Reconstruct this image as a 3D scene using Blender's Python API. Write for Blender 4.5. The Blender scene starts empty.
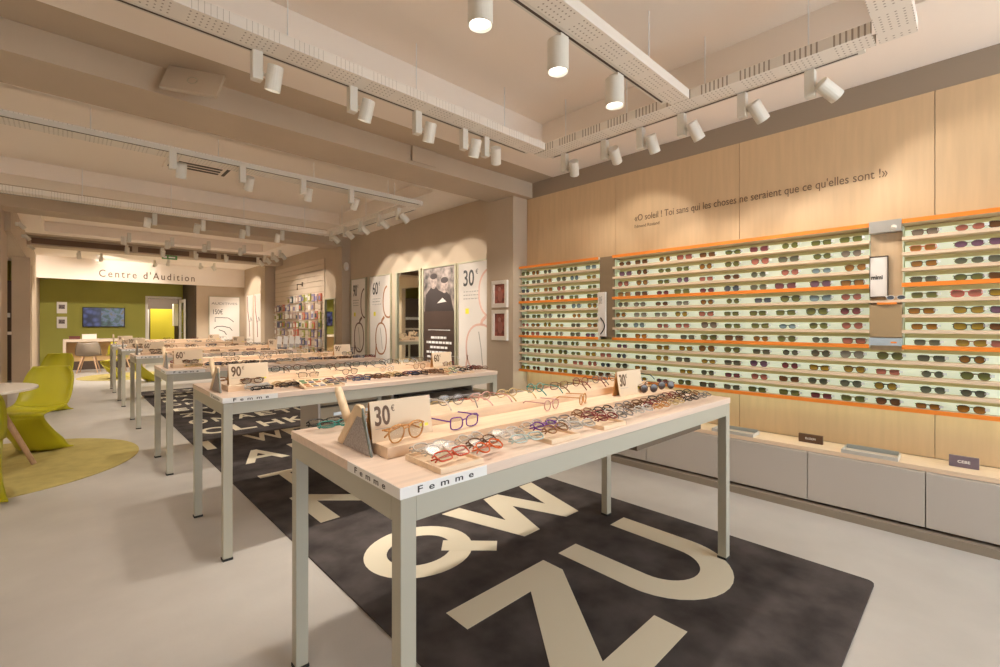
import bpy, bmesh, math, random
from mathutils import Vector, Matrix
rnd = random.Random(7)
C = bpy.context.scene.collection
PI = math.pi
R = math.radians
ORD = ('zeroth first second third fourth fifth sixth seventh eighth ninth tenth eleventh twelfth thirteenth fourteenth fifteenth '
       'sixteenth seventeenth eighteenth nineteenth twentieth twenty-first twenty-second').split()

# ------------------------------------------------------------------ materials
MATS = {}
def mat(name, col, rough=.5, metal=0, spec=.5, emit=None, estr=0, noise=None, bump=None, trans=0, coat=0, alpha=1):
    """noise=(scale, amount, stretch): colour mottling; bump=(scale, strength)"""
    if name in MATS: return MATS[name]
    m = bpy.data.materials.new(name); m.use_nodes = True
    nt = m.node_tree; b = nt.nodes['Principled BSDF']
    b.inputs['Base Color'].default_value = (*col, 1)
    b.inputs['Roughness'].default_value = rough
    b.inputs['Metallic'].default_value = metal
    b.inputs['Specular IOR Level'].default_value = spec
    b.inputs['Transmission Weight'].default_value = trans
    b.inputs['Coat Weight'].default_value = coat
    b.inputs['Alpha'].default_value = alpha
    if emit:
        b.inputs['Emission Color'].default_value = (*emit, 1); b.inputs['Emission Strength'].default_value = estr
    if noise or bump:
        tc = nt.nodes.new('ShaderNodeTexCoord'); mp = nt.nodes.new('ShaderNodeMapping')
        nt.links.new(tc.outputs['Object'], mp.inputs['Vector'])
        n = nt.nodes.new('ShaderNodeTexNoise'); nt.links.new(mp.outputs['Vector'], n.inputs['Vector'])
        n.inputs['Detail'].default_value = 5
        if noise:
            n.inputs['Scale'].default_value = noise[0]
            if len(noise) > 2: mp.inputs['Scale'].default_value = noise[2]
            r = nt.nodes.new('ShaderNodeValToRGB'); a = noise[1]
            r.color_ramp.elements[0].position = .3; r.color_ramp.elements[1].position = .7
            r.color_ramp.elements[0].color = (*[c*(1-a) for c in col], 1)
            r.color_ramp.elements[1].color = (*[min(1, c*(1+a)) for c in col], 1)
            nt.links.new(n.outputs['Fac'], r.inputs['Fac']); nt.links.new(r.outputs['Color'], b.inputs['Base Color'])
        if bump:
            n2 = nt.nodes.new('ShaderNodeTexNoise'); nt.links.new(mp.outputs['Vector'], n2.inputs['Vector'])
            n2.inputs['Scale'].default_value = bump[0]
            bp = nt.nodes.new('ShaderNodeBump'); bp.inputs['Strength'].default_value = bump[1]; bp.inputs['Distance'].default_value = .01
            nt.links.new(n2.outputs['Fac'], bp.inputs['Height']); nt.links.new(bp.outputs['Normal'], b.inputs['Normal'])
    MATS[name] = m
    return m

def perforated(name, col, dark, px, py, dx, dy):
    """metal sheet with a grid of small punched holes, spacing px/py, hole size dx/dy as a share of the spacing"""
    m = mat(name, col, .45)
    nt = m.node_tree; b = nt.nodes['Principled BSDF']
    tc = nt.nodes.new('ShaderNodeTexCoord'); sp = nt.nodes.new('ShaderNodeSeparateXYZ'); nt.links.new(tc.outputs['Object'], sp.inputs[0])
    def M(op, a, bb):
        n = nt.nodes.new('ShaderNodeMath'); n.operation = op
        for i, v in enumerate((a, bb)):
            if v is None: continue
            if isinstance(v, (int, float)): n.inputs[i].default_value = v
            else: nt.links.new(v, n.inputs[i])
        return n.outputs[0]
    def cell(o, p, d):
        f = M('FRACT', M('DIVIDE', o, p), None); e = M('ABSOLUTE', M('SUBTRACT', f, .5), None)
        return M('POWER', M('DIVIDE', e, d), 2.0)
    s = M('ADD', cell(sp.outputs[0], px, dx), cell(sp.outputs[1], py, dy))
    hole = M('LESS_THAN', s, 1.0)
    # the punched pattern comes in groups along the channel
    grp = M('LESS_THAN', M('FRACT', M('DIVIDE', sp.outputs[0], px*9), None), .78)
    hole = M('MULTIPLY', hole, grp)
    mx = nt.nodes.new('ShaderNodeMix'); mx.data_type = 'RGBA'
    nt.links.new(hole, mx.inputs[0]); mx.inputs[6].default_value = (*col, 1); mx.inputs[7].default_value = (*dark, 1)
    nt.links.new(mx.outputs[2], b.inputs['Base Color'])
    return m

def sun_lens(name, col):
    """graduated tint: the lens glass itself is darker at its top"""
    m = mat(name, col, .2, spec=.6); nt = m.node_tree; b = nt.nodes['Principled BSDF']
    tc = nt.nodes.new('ShaderNodeTexCoord'); s = nt.nodes.new('ShaderNodeSeparateXYZ'); nt.links.new(tc.outputs['Generated'], s.inputs[0])
    r = nt.nodes.new('ShaderNodeValToRGB'); nt.links.new(s.outputs[2], r.inputs[0])
    r.color_ramp.elements[0].color = (*[min(1, c*1.25) for c in col], 1); r.color_ramp.elements[1].color = (*[c*.45 for c in col], 1)
    r.color_ramp.elements[0].position = .1; r.color_ramp.elements[1].position = .95
    nt.links.new(r.outputs[0], b.inputs['Base Color']); return m
def clear_lens(name, tint, amount):
    m = bpy.data.materials.new(name); m.use_nodes = True; nt = m.node_tree
    nt.nodes.remove(nt.nodes['Principled BSDF']); out = nt.nodes['Material Output']
    t = nt.nodes.new('ShaderNodeBsdfTransparent'); t.inputs[0].default_value = (*tint, 1)
    g = nt.nodes.new('ShaderNodeBsdfGlossy'); g.inputs['Roughness'].default_value = .15; g.inputs[0].default_value = (.95, .95, .95, 1)
    x = nt.nodes.new('ShaderNodeMixShader'); x.inputs[0].default_value = amount
    nt.links.new(t.outputs[0], x.inputs[1]); nt.links.new(g.outputs[0], x.inputs[2]); nt.links.new(x.outputs[0], out.inputs[0])
    MATS[name] = m
    return m

WALLC = (.50, .40, .295)
m_wall = mat('taupe_paint', WALLC, .8, noise=(3, .03))
m_ceil = mat('ceiling_paint', (.90, .81, .72), .85, noise=(2, .015))
m_recess = mat('stretched_ceiling', (.90, .805, .71), .6)
m_floor = mat('pale_linoleum', (.49, .465, .435), .38, spec=.35, noise=(4, .05), bump=(60, .04))
m_green = mat('green_wall', (.35, .335, .065), .8, noise=(2, .04))
m_birch = mat('birch_veneer', (.64, .45, .265), .5, noise=(2.2, .05, (14, 14, 1.2)))
m_top = mat('beech_tabletop', (.71, .56, .455), .42, noise=(2.5, .07, (1.5, 22, 22)))
m_edge = mat('beech_shelf_wood', (.78, .60, .43), .5, noise=(2.5, .07, (22, 1.5, 22)))
m_steel = mat('sage_grey_lacquer', (.42, .40, .325), .4)
m_rub = mat('black_rubber', (.015, .015, .015), .7)
m_white = mat('white_lacquer', (.80, .74, .66), .4)
m_lamp = mat('lamp_white', (.70, .66, .58), .45)
m_tray = perforated('perforated_tray', (.80, .74, .66), (.36, .30, .24), .026, .030, .17, .17)
m_orange = mat('orange_lacquer', (.90, .26, .03), .4)
m_mint = mat('mint_acrylic', (.72, .80, .64), .35, spec=.4)
m_strip = mat('lit_mint_acrylic', (.74, .82, .68), .35, emit=(.79, .93, .70), estr=.38)
m_olive = mat('shelf_back', (.72, .62, .34), .6, noise=(2.2, .06, (14, 1.2, 14)))  # birch back; the green tint of the shelf light is put into its colour
m_cab = mat('greige_laminate', (.50, .45, .40), .5)
m_gap = mat('shadow_gap', (.10, .08, .06), .8)
m_plinth = mat('plinth_brown', (.27, .22, .165), .6)
m_rug = mat('black_carpet', (.07, .06, .058), .95, spec=.1, noise=(5, .4), bump=(400, .35))
m_cream = mat('cream_carpet', (.70, .64, .50), .95, spec=.1, bump=(400, .25))
m_lime = mat('lime_plastic', (.46, .42, .010), .38, spec=.5)
m_limerug = mat('olive_lime_carpet', (.48, .40, .15), .95, spec=.1, noise=(9, .10), bump=(300, .3))
m_paper = mat('white_print', (.82, .77, .72), .6)
m_label = mat('label_white', (.80, .79, .77), .5)
m_ink = mat('black_ink', (.03, .028, .026), .6)
m_brown = mat('brown_ink', (.13, .065, .03), .6)
m_grey = mat('grey_ink', (.40, .37, .34), .6)
m_card = mat('cream_card', (.74, .59, .42), .6)
m_kraft = mat('orange_card_inside', (.66, .36, .14), .6)
m_yel = mat('yellow_sticker', (.82, .72, .05), .5)
m_riser = mat('riser_wood', (.76, .57, .40), .5, noise=(2.5, .10, (1.5, 22, 22)))
m_traywood = mat('pale_tray_wood', (.78, .60, .42), .5, noise=(4, .08, (2, 20, 20)))
m_felt = mat('grey_felt', (.36, .32, .30), .95, noise=(160, .3))
m_handle = mat('beech_handle', (.72, .55, .36), .45, noise=(3, .08, (20, 20, 2)))
m_mirror = mat('mirror_glass', (.86, .88, .82), .02, metal=1)
m_dkmir = mat('mirror_edge', (.17, .19, .165), .25)
m_frame = mat('sage_frame', (.40, .38, .27), .45)
m_dark = mat('dark_brown', (.07, .045, .03), .6)
m_alu = mat('brushed_aluminium', (.55, .56, .56), .3, metal=.8)
m_shell = mat('grey_shell', (.26, .215, .175), .6)
m_leg = mat('oak_leg', (.52, .33, .20), .5, noise=(4, .1, (20, 20, 2)))
m_panelw = mat('warm_wood_panel', (.62, .42, .20), .5)
m_desk = mat('desk_laminate', (.58, .47, .37), .5)
m_tan = mat('tan_board', (.40, .32, .22), .6)
m_slot = mat('slot_brown', (.16, .095, .06), .7)
m_glow = mat('lamp_glow', (1, 1, 1), .5, emit=(1, .95, .88), estr=2.2)
m_tag = mat('white_tag', (.78, .82, .84), .35)
m_clear = clear_lens('clear_lens', (.93, .93, .92), .06)
m_slat = mat('slatwall_panel', (.60, .49, .38), .6)
m_yelwall = mat('mustard_wall', (.60, .50, .03), .7)
m_sidew = mat('side_room_white', (.62, .56, .49), .7)

# ------------------------------------------------------------------ mesh builder
class MB:
    def __init__(s): s.bm = bmesh.new()
    def box(s, x0, x1, y0, y1, z0, z1):
        v = [s.bm.verts.new((x, y, z)) for x in (x0, x1) for y in (y0, y1) for z in (z0, z1)]
        for f in ((0,1,3,2),(4,6,7,5),(0,4,5,1),(2,3,7,6),(0,2,6,4),(1,5,7,3)): s.bm.faces.new([v[i] for i in f])
        return s
    def prism(s, pts, axis, a, b):
        """polygon pts (2D) extruded from a to b along axis 'x','y' or 'z'"""
        def P(p, t): return {'x': (t, p[0], p[1]), 'y': (p[0], t, p[1]), 'z': (p[0], p[1], t)}[axis]
        A = [s.bm.verts.new(P(p, a)) for p in pts]; B = [s.bm.verts.new(P(p, b)) for p in pts]
        n = len(pts)
        for i in range(n): s.bm.faces.new((A[i], A[(i+1) % n], B[(i+1) % n], B[i]))
        s.bm.faces.new(A[::-1]); s.bm.faces.new(B)
        return s
    def ring(s, o, i, axis, a, b):
        """closed rectangular frame: outer/inner (u0,u1,v0,v1) extruded from a to b"""
        def P(u, v, t): return {'x': (t, u, v), 'y': (u, t, v), 'z': (u, v, t)}[axis]
        def q(r, t): return [s.bm.verts.new(P(u, v, t)) for u, v in ((r[0], r[2]), (r[1], r[2]), (r[1], r[3]), (r[0], r[3]))]
        O0, I0, O1, I1 = q(o, a), q(i, a), q(o, b), q(i, b)
        for k in range(4):
            j = (k+1) % 4
            for f in ((O0[k], O0[j], I0[j], I0[k]), (O1[j], O1[k], I1[k], I1[j]), (O0[j], O0[k], O1[k], O1[j]), (I0[k], I0[j], I1[j], I1[k])):
                s.bm.faces.new(f)
        return s
    def tube(s, pts, r, n=6, closed=False, cap=True, r2=None):
        pts = [Vector(p) for p in pts]; N = len(pts); rings = []
        up = Vector((0, 0, 1))
        for i, p in enumerate(pts):
            a = pts[(i-1) % N] if (closed or i > 0) else p
            b = pts[(i+1) % N] if (closed or i < N-1) else p
            t = (b-a).normalized()
            ref = up if abs(t.dot(up)) < .95 else Vector((0, 1, 0))
            if closed: ref = Vector((0, 1, 0)) if abs(t.dot(Vector((0, 1, 0)))) < .95 else up
            u = t.cross(ref).normalized(); w = t.cross(u).normalized()
            rr = r[i] if isinstance(r, (list, tuple)) else r
            r_w = rr if r2 is None else r2
            rings.append([s.bm.verts.new(p + u*math.cos(2*PI*k/n)*rr + w*math.sin(2*PI*k/n)*r_w) for k in range(n)])
        for i in range(N if closed else N-1):
            A, B = rings[i], rings[(i+1) % N]
            for k in range(n): s.bm.faces.new((A[k], A[(k+1) % n], B[(k+1) % n], B[k]))
        if not closed and cap:
            s.bm.faces.new(rings[0][::-1]); s.bm.faces.new(rings[-1])
        return s
    def cyl(s, p0, p1, r, n=20, r1=None):
        return s.tube([p0, p1], [r, r if r1 is None else r1], n)
    def disc(s, c, r, z0, z1, n=48, ry=None):
        return s.prism([(c[0]+r*math.cos(2*PI*k/n), c[1]+(ry or r)*math.sin(2*PI*k/n)) for k in range(n)], 'z', z0, z1)
    def grid(s, f, nu, nv):
        V = [[s.bm.verts.new(f(i/(nu-1), j/(nv-1))) for j in range(nv)] for i in range(nu)]
        for i in range(nu-1):
            for j in range(nv-1): s.bm.faces.new((V[i][j], V[i+1][j], V[i+1][j+1], V[i][j+1]))
        return s
    def mesh(s, name, m, smooth=False):
        bmesh.ops.recalc_face_normals(s.bm, faces=s.bm.faces)
        me = bpy.data.meshes.new(name); s.bm.to_mesh(me); s.bm.free()
        if m: me.materials.append(m)
        if smooth:
            for p in me.polygons: p.use_smooth = True
        return me
    def build(s, name, m, parent=None, smooth=False, bevel=0, seg=2):
        return link(name, s.mesh(name, m, smooth), parent, bevel, seg)

def link(name, me, parent=None, bevel=0, seg=2):
    o = bpy.data.objects.new(name, me); C.objects.link(o)
    if parent: o.parent = parent
    if bevel:
        b = o.modifiers.new('Bevel', 'BEVEL'); b.width = bevel; b.segments = seg; b.limit_method = 'ANGLE'
    return o
def tag(o, label, cat, group=None, kind=None):
    o['label'] = label; o['category'] = cat
    if group: o['group'] = group
    if kind: o['kind'] = kind
    return o
def thing(name, label, cat, loc=(0, 0, 0), rz=0, group=None):
    o = bpy.data.objects.new(name, None); C.objects.link(o)
    o.location = loc; o.rotation_euler = (0, 0, rz); o.empty_display_size = .1
    return tag(o, label, cat, group)
def struct(name, mb, m, parent=None, bevel=0):
    o = mb.build(name, m, parent, bevel=bevel); o['kind'] = 'structure'; return o
def dup(root, loc=None, rot=None, label=None, group=None):
    r = root.copy(); C.objects.link(r)
    if loc is not None: r.location = loc
    if rot is not None: r.rotation_euler = rot
    if label: r['label'] = label
    if group: r['group'] = group
    for ch in list(root.children):
        c = ch.copy(); C.objects.link(c); c.parent = r
        for g in list(ch.children):
            d = g.copy(); C.objects.link(d); d.parent = c
    return r
def setmat(o, m):
    o.material_slots[0].link = 'OBJECT'; o.material_slots[0].material = m

def text_mesh(txt, m, box=None, h=None, cx=None, base=None, left=None, extrude=.0008, bold=0, spacing=1, xs=1):
    """lettering in the local XZ plane facing -Y; box=(x0,x1,z0,z1) stretches it to fit, else cap height h"""
    cu = bpy.data.curves.new('text', 'FONT'); cu.body = txt; cu.extrude = .01; cu.offset = bold; cu.space_character = spacing
    cu.resolution_u = 4
    o = bpy.data.objects.new('text_source', cu); C.objects.link(o)
    dg = bpy.context.evaluated_depsgraph_get(); dg.update()
    me = bpy.data.meshes.new_from_object(o.evaluated_get(dg))
    bpy.data.objects.remove(o); bpy.data.curves.remove(cu)
    xs_ = [v.co.x for v in me.vertices]; ys_ = [v.co.y for v in me.vertices]
    x0, x1, y0, y1 = min(xs_), max(xs_), min(ys_), max(ys_)
    for v in me.vertices:
        x, y, z = v.co
        if box: X = box[0]+(x-x0)/(x1-x0)*(box[1]-box[0]); Z = box[2]+(y-y0)/(y1-y0)*(box[3]-box[2])
        else:
            s = h/.69
            X = x*s*xs; Z = y*s + base
            if cx is not None: X += cx - (x0+x1)/2*s*xs
            if left is not None: X += left - x0*s*xs
        v.co = (X, -z/.01*extrude, Z)
    me.materials.clear(); me.materials.append(m)
    return me
def split_letters(me):
    """one mesh per glyph: islands whose x-ranges overlap stay together"""
    bm = bmesh.new(); bm.from_mesh(me); bm.verts.ensure_lookup_table(); seen = set(); isl = []
    for v in bm.verts:
        if v.index in seen: continue
        st = [v]; seen.add(v.index); g = []
        while st:
            q = st.pop(); g.append(q.index)
            for e in q.link_edges:
                o = e.other_vert(q)
                if o.index not in seen: seen.add(o.index); st.append(o)
        xs = [bm.verts[i].co.x for i in g]; isl.append([min(xs), max(xs), g])
    isl.sort(); out = []
    for a, b, g in isl:
        if out and a < out[-1][1]-.2*min(b-a, out[-1][1]-out[-1][0]): out[-1][1] = max(b, out[-1][1]); out[-1][2] += g
        else: out.append([a, b, list(g)])
    res = []
    for a, b, g in out:
        b2 = bm.copy(); b2.verts.ensure_lookup_table(); keep = set(g)
        bmesh.ops.delete(b2, geom=[v for v in b2.verts if v.index not in keep], context='VERTS')
        m2 = bpy.data.meshes.new('letter'); b2.to_mesh(m2); b2.free(); m2.materials.append(me.materials[0]); res.append(m2)
    bm.free(); return res
def ribbon(mb, pts, w, y0, y1):
    """flat band along 2D points (x,z), local XZ plane"""
    P = [Vector(p) for p in pts]; n = len(P); L = []; Rr = []
    for i in range(n):
        t = (P[min(n-1, i+1)]-P[max(0, i-1)]).normalized(); q = Vector((-t.y, t.x))
        ww = w[i] if isinstance(w, (list, tuple)) else w
        L.append(P[i]+q*ww/2); Rr.append(P[i]-q*ww/2)
    for i in range(n-1):
        mb.prism([L[i], L[i+1], Rr[i+1], Rr[i]], 'y', y0, y1)
    return mb
# ------------------------------------------------------------------ the room
XR = 4.10          # shelf wall
YB = 18.3          # green back wall
struct('floor', MB().box(-4.2, 4.4, -3.2, 21.6, -.12, 0), m_floor)
struct('wall_right', MB().box(4.125, 4.4, -3.2, 18.5, 0, 3.4), m_wall)
struct('wall_left', MB().box(-4.2, -4.0, -3.2, 21.5, 0, 3.4), m_sidew)
struct('wall_near', MB().ring((-4.0, 4.125, 0, 3.4), (1.5, 4.05, .12, 2.95), 'y', -3.2, -3.0), m_wall)
# back wall with the doorway to the hearing room
DX0, DX1, DZ = 1.87, 2.70, 2.12
struct('wall_back', MB().prism([(-4.0, 0), (DX0, 0), (DX0, DZ), (DX1, DZ), (DX1, 0), (4.125, 0), (4.125, 3.02), (-4.0, 3.02)], 'y', YB, YB+.14), m_green)
struct('wall_back_return', MB().box(2.84, 4.125, 16.3, YB-.002, 0, 3.018), m_wall)
struct('ceiling_lower', MB().box(-.555, 2.795, 16.3, YB-.002, 2.62, 2.70), m_ceil)
struct('trim_1', MB().box(2.80, 2.838, 16.32, YB-.004, 0, 2.6), m_dark)
# wall_near leaves the shop window open to the street: daylight enters there

def ceiling_bay(y0, y1, rx0, rx1, ry0, ry1):
    struct('ceiling', MB().ring((-4.0, 4.125, y0, y1), (rx0, rx1, ry0, ry1), 'z', 3.02, 3.4), m_ceil)
    struct('ceiling_recess', MB().box(rx0-.02, rx1+.02, ry0-.02, ry1+.02, 3.21, 3.39), m_recess)
ceiling_bay(-3.0, 3.42, -1.6, 3.28, .12, 2.86)
ceiling_bay(4.25, 8.20, -1.6, 3.42, 4.84, 7.62)
ceiling_bay(9.15, 12.3, -.3, 3.42, 9.75, 11.9)
struct('ceiling', MB().box(-4.0, 4.125, 13.05, YB, 3.02, 3.4), m_ceil)
for k, (a, b, c) in enumerate(((3.42, 3.74, 4.25), (8.20, 8.68, 9.15), (12.3, 12.62, 13.05))):
    struct('beam', MB().prism([(a, 3.4), (a, 3.02), (b, 3.02), (b, 2.84), (c, 2.84), (c, 3.4)], 'x', -4.0, 4.12), m_wall)
for k, (a, b) in enumerate(((-.5, 1.02), (1.12, 1.50), (1.60, 2.05), (2.15, 2.60), (2.70, 3.60))):
    struct('trim_%d' % (k+10), MB().box(a, b, 12.60, 12.6195, 2.865, 2.975), m_slot)
struct('beam_left', MB().box(-.82, -.56, 9.15, 18.2, 2.58, 3.018), m_wall)
# pillars
struct('pillar', MB().box(3.86, 4.123, 3.83, 4.30, 0, 3.018), m_wall)
struct('pillar', MB().box(3.95, 4.123, 8.70, 8.98, 0, 3.018), m_wall)
struct('pillar', MB().box(3.86, 4.123, 13.25, 13.6, 0, 3.018), m_wall)
struct('pillar', MB().box(-1.15, -.62, 8.68, 9.6, 0, 2.838), m_wall)
struct('pillar', MB().box(-.76, -.515, 12.6, 13.05, 0, 2.58), m_wall)
struct('wall_left_inner', MB().box(-.72, -.56, 14.4, YB-.002, 0, 2.578), m_wall)
# soffit over the hearing centre
struct('ceiling_soffit', MB().box(-.555, 4.12, 16.2, 16.295, 2.46, 3.018), m_ceil)
def wall_text(label, me, loc, rz):
    t = thing('wall_lettering', label, 'lettering', loc, rz); [link('letter', m, t) for m in split_letters(me)]; return t
wall_text('brown spaced lettering on the pale soffit above the green wall', text_mesh("Centre d'Audition", m_brown, box=(0, 2.15, 0, .20), extrude=.006, spacing=1.35), (.62, 16.194, 2.56), 0)
struct('baseboard_back', MB().box(-.56, DX0-.06, YB-.02, YB-.001, 0, .07), m_wall)

# birch cladding of the shelf wall
for i, (a, b) in enumerate(((-.995, .192), (.196, 1.383), (1.387, 2.574), (2.578, 3.825))):
    struct('trim_%d' % (i+2), MB().box(4.10, 4.124, a, b, .44, 2.835), m_birch)

struct('trim_20', MB().box(4.104, 4.1249, -2.99, 3.828, 2.8355, 3.019), mat('darkened_wall_band', (.32, .25, .185), .8))  # wall strip darkened by its own colour, standing in for weaker light
# base cabinets and worktop
CAB = (-1.0, -.39, .222, .835, 1.425, 2.075, 2.69, 3.235, 3.825)
for i in range(8):
    y0, y1 = CAB[i]+.0015, CAB[i+1]-.0015
    t = thing('base_cabinet', '', 'cabinet', (3.95, (y0+y1)/2, 0), 0, 'greige cabinets under the sunglasses shelves')
    t['label'] = 'greige handleless cabinet under the sunglasses wall, %s from the pillar' % ORD[8-i]
    h = (y1-y0)/2
    MB().box(-.13, .145, -h, h, .068, .405).build('cabinet_body', m_cab, t)
    MB().box(-.15, -.131, -h+.001, h-.001, .07, .404).build('door', m_cab, t, bevel=.002)
struct('baseboard_right', MB().box(3.76, 4.08, -1.0, 3.825, 0, .052), m_plinth)
t = tag(MB().box(3.825, 4.099, -1.0, 3.825, .407, .437).build('worktop', m_edge, None, bevel=.002), 'long pale wood ledge on top of the greige cabinets', 'worktop')

# sunglasses display: boards, orange edges, mint strips
ZT = [1.985-.1015*i for i in range(13)]
MX = ((2.525, 2.691), (.345, .511))
def shelf_unit(label, y0, y1, rows, top):
    t = thing('display_shelf', label, 'shelf', (3.95, (y0+y1)/2, ZT[rows[-1]]-.02), 0, 'sunglasses shelving')
    oz = t.location.z; h = (y1-y0)/2
    if top: MB().box(.006, .149, -h, h, ZT[0]-.014-oz, ZT[0]+.012-oz).build('top_board', m_edge, t); MB().box(0, .0059, -h, h, ZT[0]-.014-oz, ZT[0]+.013-oz).build('orange_edge', m_orange, t)
    for r in rows:
        z = ZT[r]-oz
        o = MB().box(.006, .149, -h, h, z-.021, z).build('shelf_board', m_edge, t)
        if r % 4 == 0: MB().box(-.002, .0058, -h, h, z-.024, z+.003).build('orange_edge', m_orange, o)
        s = MB().box(.085, .092, -h+.009, h-.009, z+.001, z+.05).build('light_strip', m_strip, o)
    if not top: MB().box(.05, .075, -h+.01, h-.01, ZT[rows[-1]]-oz-.0265, ZT[rows[-1]]-oz-.0215).build('light_strip', mat('led_strip', (.7, .8, .65), .4, emit=(.78, 1, .76), estr=5.0), t)
    MB().box(.1405, .148, -h, h, ZT[rows[-1]]-oz+.001, ZT[rows[0]]+.080-oz).build('back_panel', m_olive, t)
    for sy in (-1, 1):
        MB().box(.05, .148, sy*h-(.004 if sy > 0 else 0), sy*h+(0 if sy > 0 else .004), ZT[rows[-1]]-.02-oz, ZT[rows[0]]+.077-oz).build('end_panel', m_mint, t)
shelf_unit('shelf bay of sunglasses beside the pillar, left of the narrow sign column', 2.692, 3.82, range(1, 9), True)
shelf_unit('wide shelf bay of sunglasses between the sign column and the white card column', .512, 2.524, range(1, 9), True)
shelf_unit('shelf bay of sunglasses beyond the white card column', -.9, .344, range(1, 9), True)
shelf_unit('long lower bank of four sunglasses shelves above the cabinets', -.9, 3.82, range(9, 13), False)

# mirror column between shelf bays: its reflection built as a brown panel and sign
t = thing('mirror_column', 'narrow mirror column between two shelf bays, reflected white sign built solid at its foot', 'display column', (3.95, 2.608, 1.175))
MB().box(.03, .149, -.083, .083, 0, .82).build('back_panel', mat('column_brown', (.24, .17, .10), .5), t)
MB().box(.0, .02, -.005, .083, .01, .46).build('reflected_sign', m_paper, t)
sg = MB(); ribbon(sg, [(.03+.05*math.sin(q*PI), .20-.17*q) for q in [k/8 for k in range(9)]], .012, -.003, 0)
me = sg.mesh('printed_temple', m_ink); o = link('printed_temple', me, t); o.location = (-.001, .083, .0); o.rotation_euler = (0, 0, -PI/2)
o = link('lettering', text_mesh('30\u20ac', m_grey, box=(.012, .05, .34, .42)), t); o.location = (-.001, .083, 0); o.rotation_euler = (0, 0, -PI/2)

t = thing('mirror_column', 'mirror column between two shelf bays, reflected white framed card and small ledge built solid', 'display column', (3.95, .428, 1.135))  # mirror column too: the reflected card, panels and ledge are solid parts
MB().box(.06, .149, -.083, .083, 0, .865).build('back_panel', mat('column_birch', (.62, .45, .28), .5, noise=(2.2, .08, (14, 14, 1.2))), t)
MB().box(-.005, .07, -.083, .083, .79, .868).build('light_cap', m_alu, t)
MB().cyl((-.006, -.045, .82), (-.03, -.045, .80), .016, 12).build('cap_lamp', m_lamp, t)
o = MB().box(.03, .05, -.008, .083, .365, .63).build('card', m_paper, t)
MB().ring((-.013, .083, .358, .637), (-.009, .081, .364, .631), 'x', .026, .05).build('card_frame', m_dark, o)
l = link('lettering', text_mesh('mimi', m_ink, box=(.008, .068, .10, .128), bold=.03), o); l.location = (.0289, .083, .38); l.rotation_euler = (0, 0, -PI/2)
MB().box(.0, .06, -.083, .083, .322, .336).build('ledge', m_edge, t)
MB().box(-.003, .0, -.06, .04, .308, .322).build('orange_edge', m_orange, t)
MB().box(.012, .06, -.083, .083, .09, .31).build('lower_panel', mat('column_lower', (.40, .28, .15), .5), t)
b = MB().box(-.01, .06, -.083, .083, .035, .085).build('light_box', mat('steel_blue_box', (.46, .56, .64), .3, metal=.3), t)
MB().box(-.0115, -.0101, -.06, -.03, .052, .062).build('orange_mark', m_orange, b)

# quotation on the birch wall
m_quote = mat('lettering_brown', (.16, .10, .06), .6)
wall_text('long dark quotation lettered on the birch wall above the sunglasses', text_mesh("\u00abO soleil ! Toi sans qui les choses ne seraient que ce qu'elles sont !\u00bb", m_quote, box=(0, 1.93, 0, .085), extrude=.001), (4.0985, 2.36, 2.312), -PI/2)
wall_text('small signature line below the start of the wall quotation', text_mesh("Edmond Rostand", m_quote, box=(0, .26, 0, .03), extrude=.0008), (4.0985, 2.36, 2.265), -PI/2)

# things on the ledge
def block_sign(y0, y1, h, m, txt, label):
    t = thing('brand_block', label, 'sign', (3.97, (y0+y1)/2, .437)); w = abs(y1-y0)/2
    MB().box(-.012, .012, -w, w, 0, h).build('block', m, t, bevel=.002)
    l = link('lettering', text_mesh(txt, m_label, box=(-w*.42, w*.42, h*.40, h*.64), bold=.02), t); l.location = (-.0125, 0, 0); l.rotation_euler = (0, 0, -PI/2)
block_sign(.775, .925, .062, mat('block_brown', (.10, .05, .025), .5), 'ELUZION', 'small dark brown name block standing on the pale ledge')
block_sign(-.005, .125, .068, mat('block_purple', (.17, .13, .16), .5), 'CEBE', 'small purple-grey name block with white letters on the pale ledge')
def ledge_tray(y0, y1, label):
    t = thing('ledge_tray', label, 'tray', (3.90, (y0+y1)/2, .4375)); h = abs(y1-y0)/2
    MB().box(-.07, .07, -h, h, 0, .008).build('tray_base', mat('tray_lining', (.56, .47, .40), .6), t)
    MB().ring((-.075, .075, -h-.005, h+.005), (-.068, .068, -h+.003, h-.003), 'z', 0, .024).build('rim', mat('tray_rim', (.52, .49, .44), .4), t)
    MB().box(.0605, .0678, -h+.004, h-.004, .009, .036).build('back_lip', mat('tray_blue_grey', (.30, .32, .30), .5), t)
ledge_tray(.355, .64, 'shallow white tray with blue-grey back on the ledge between two name blocks')
ledge_tray(1.20, 1.50, 'shallow white tray on the ledge partly behind the leg of the first table')

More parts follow.
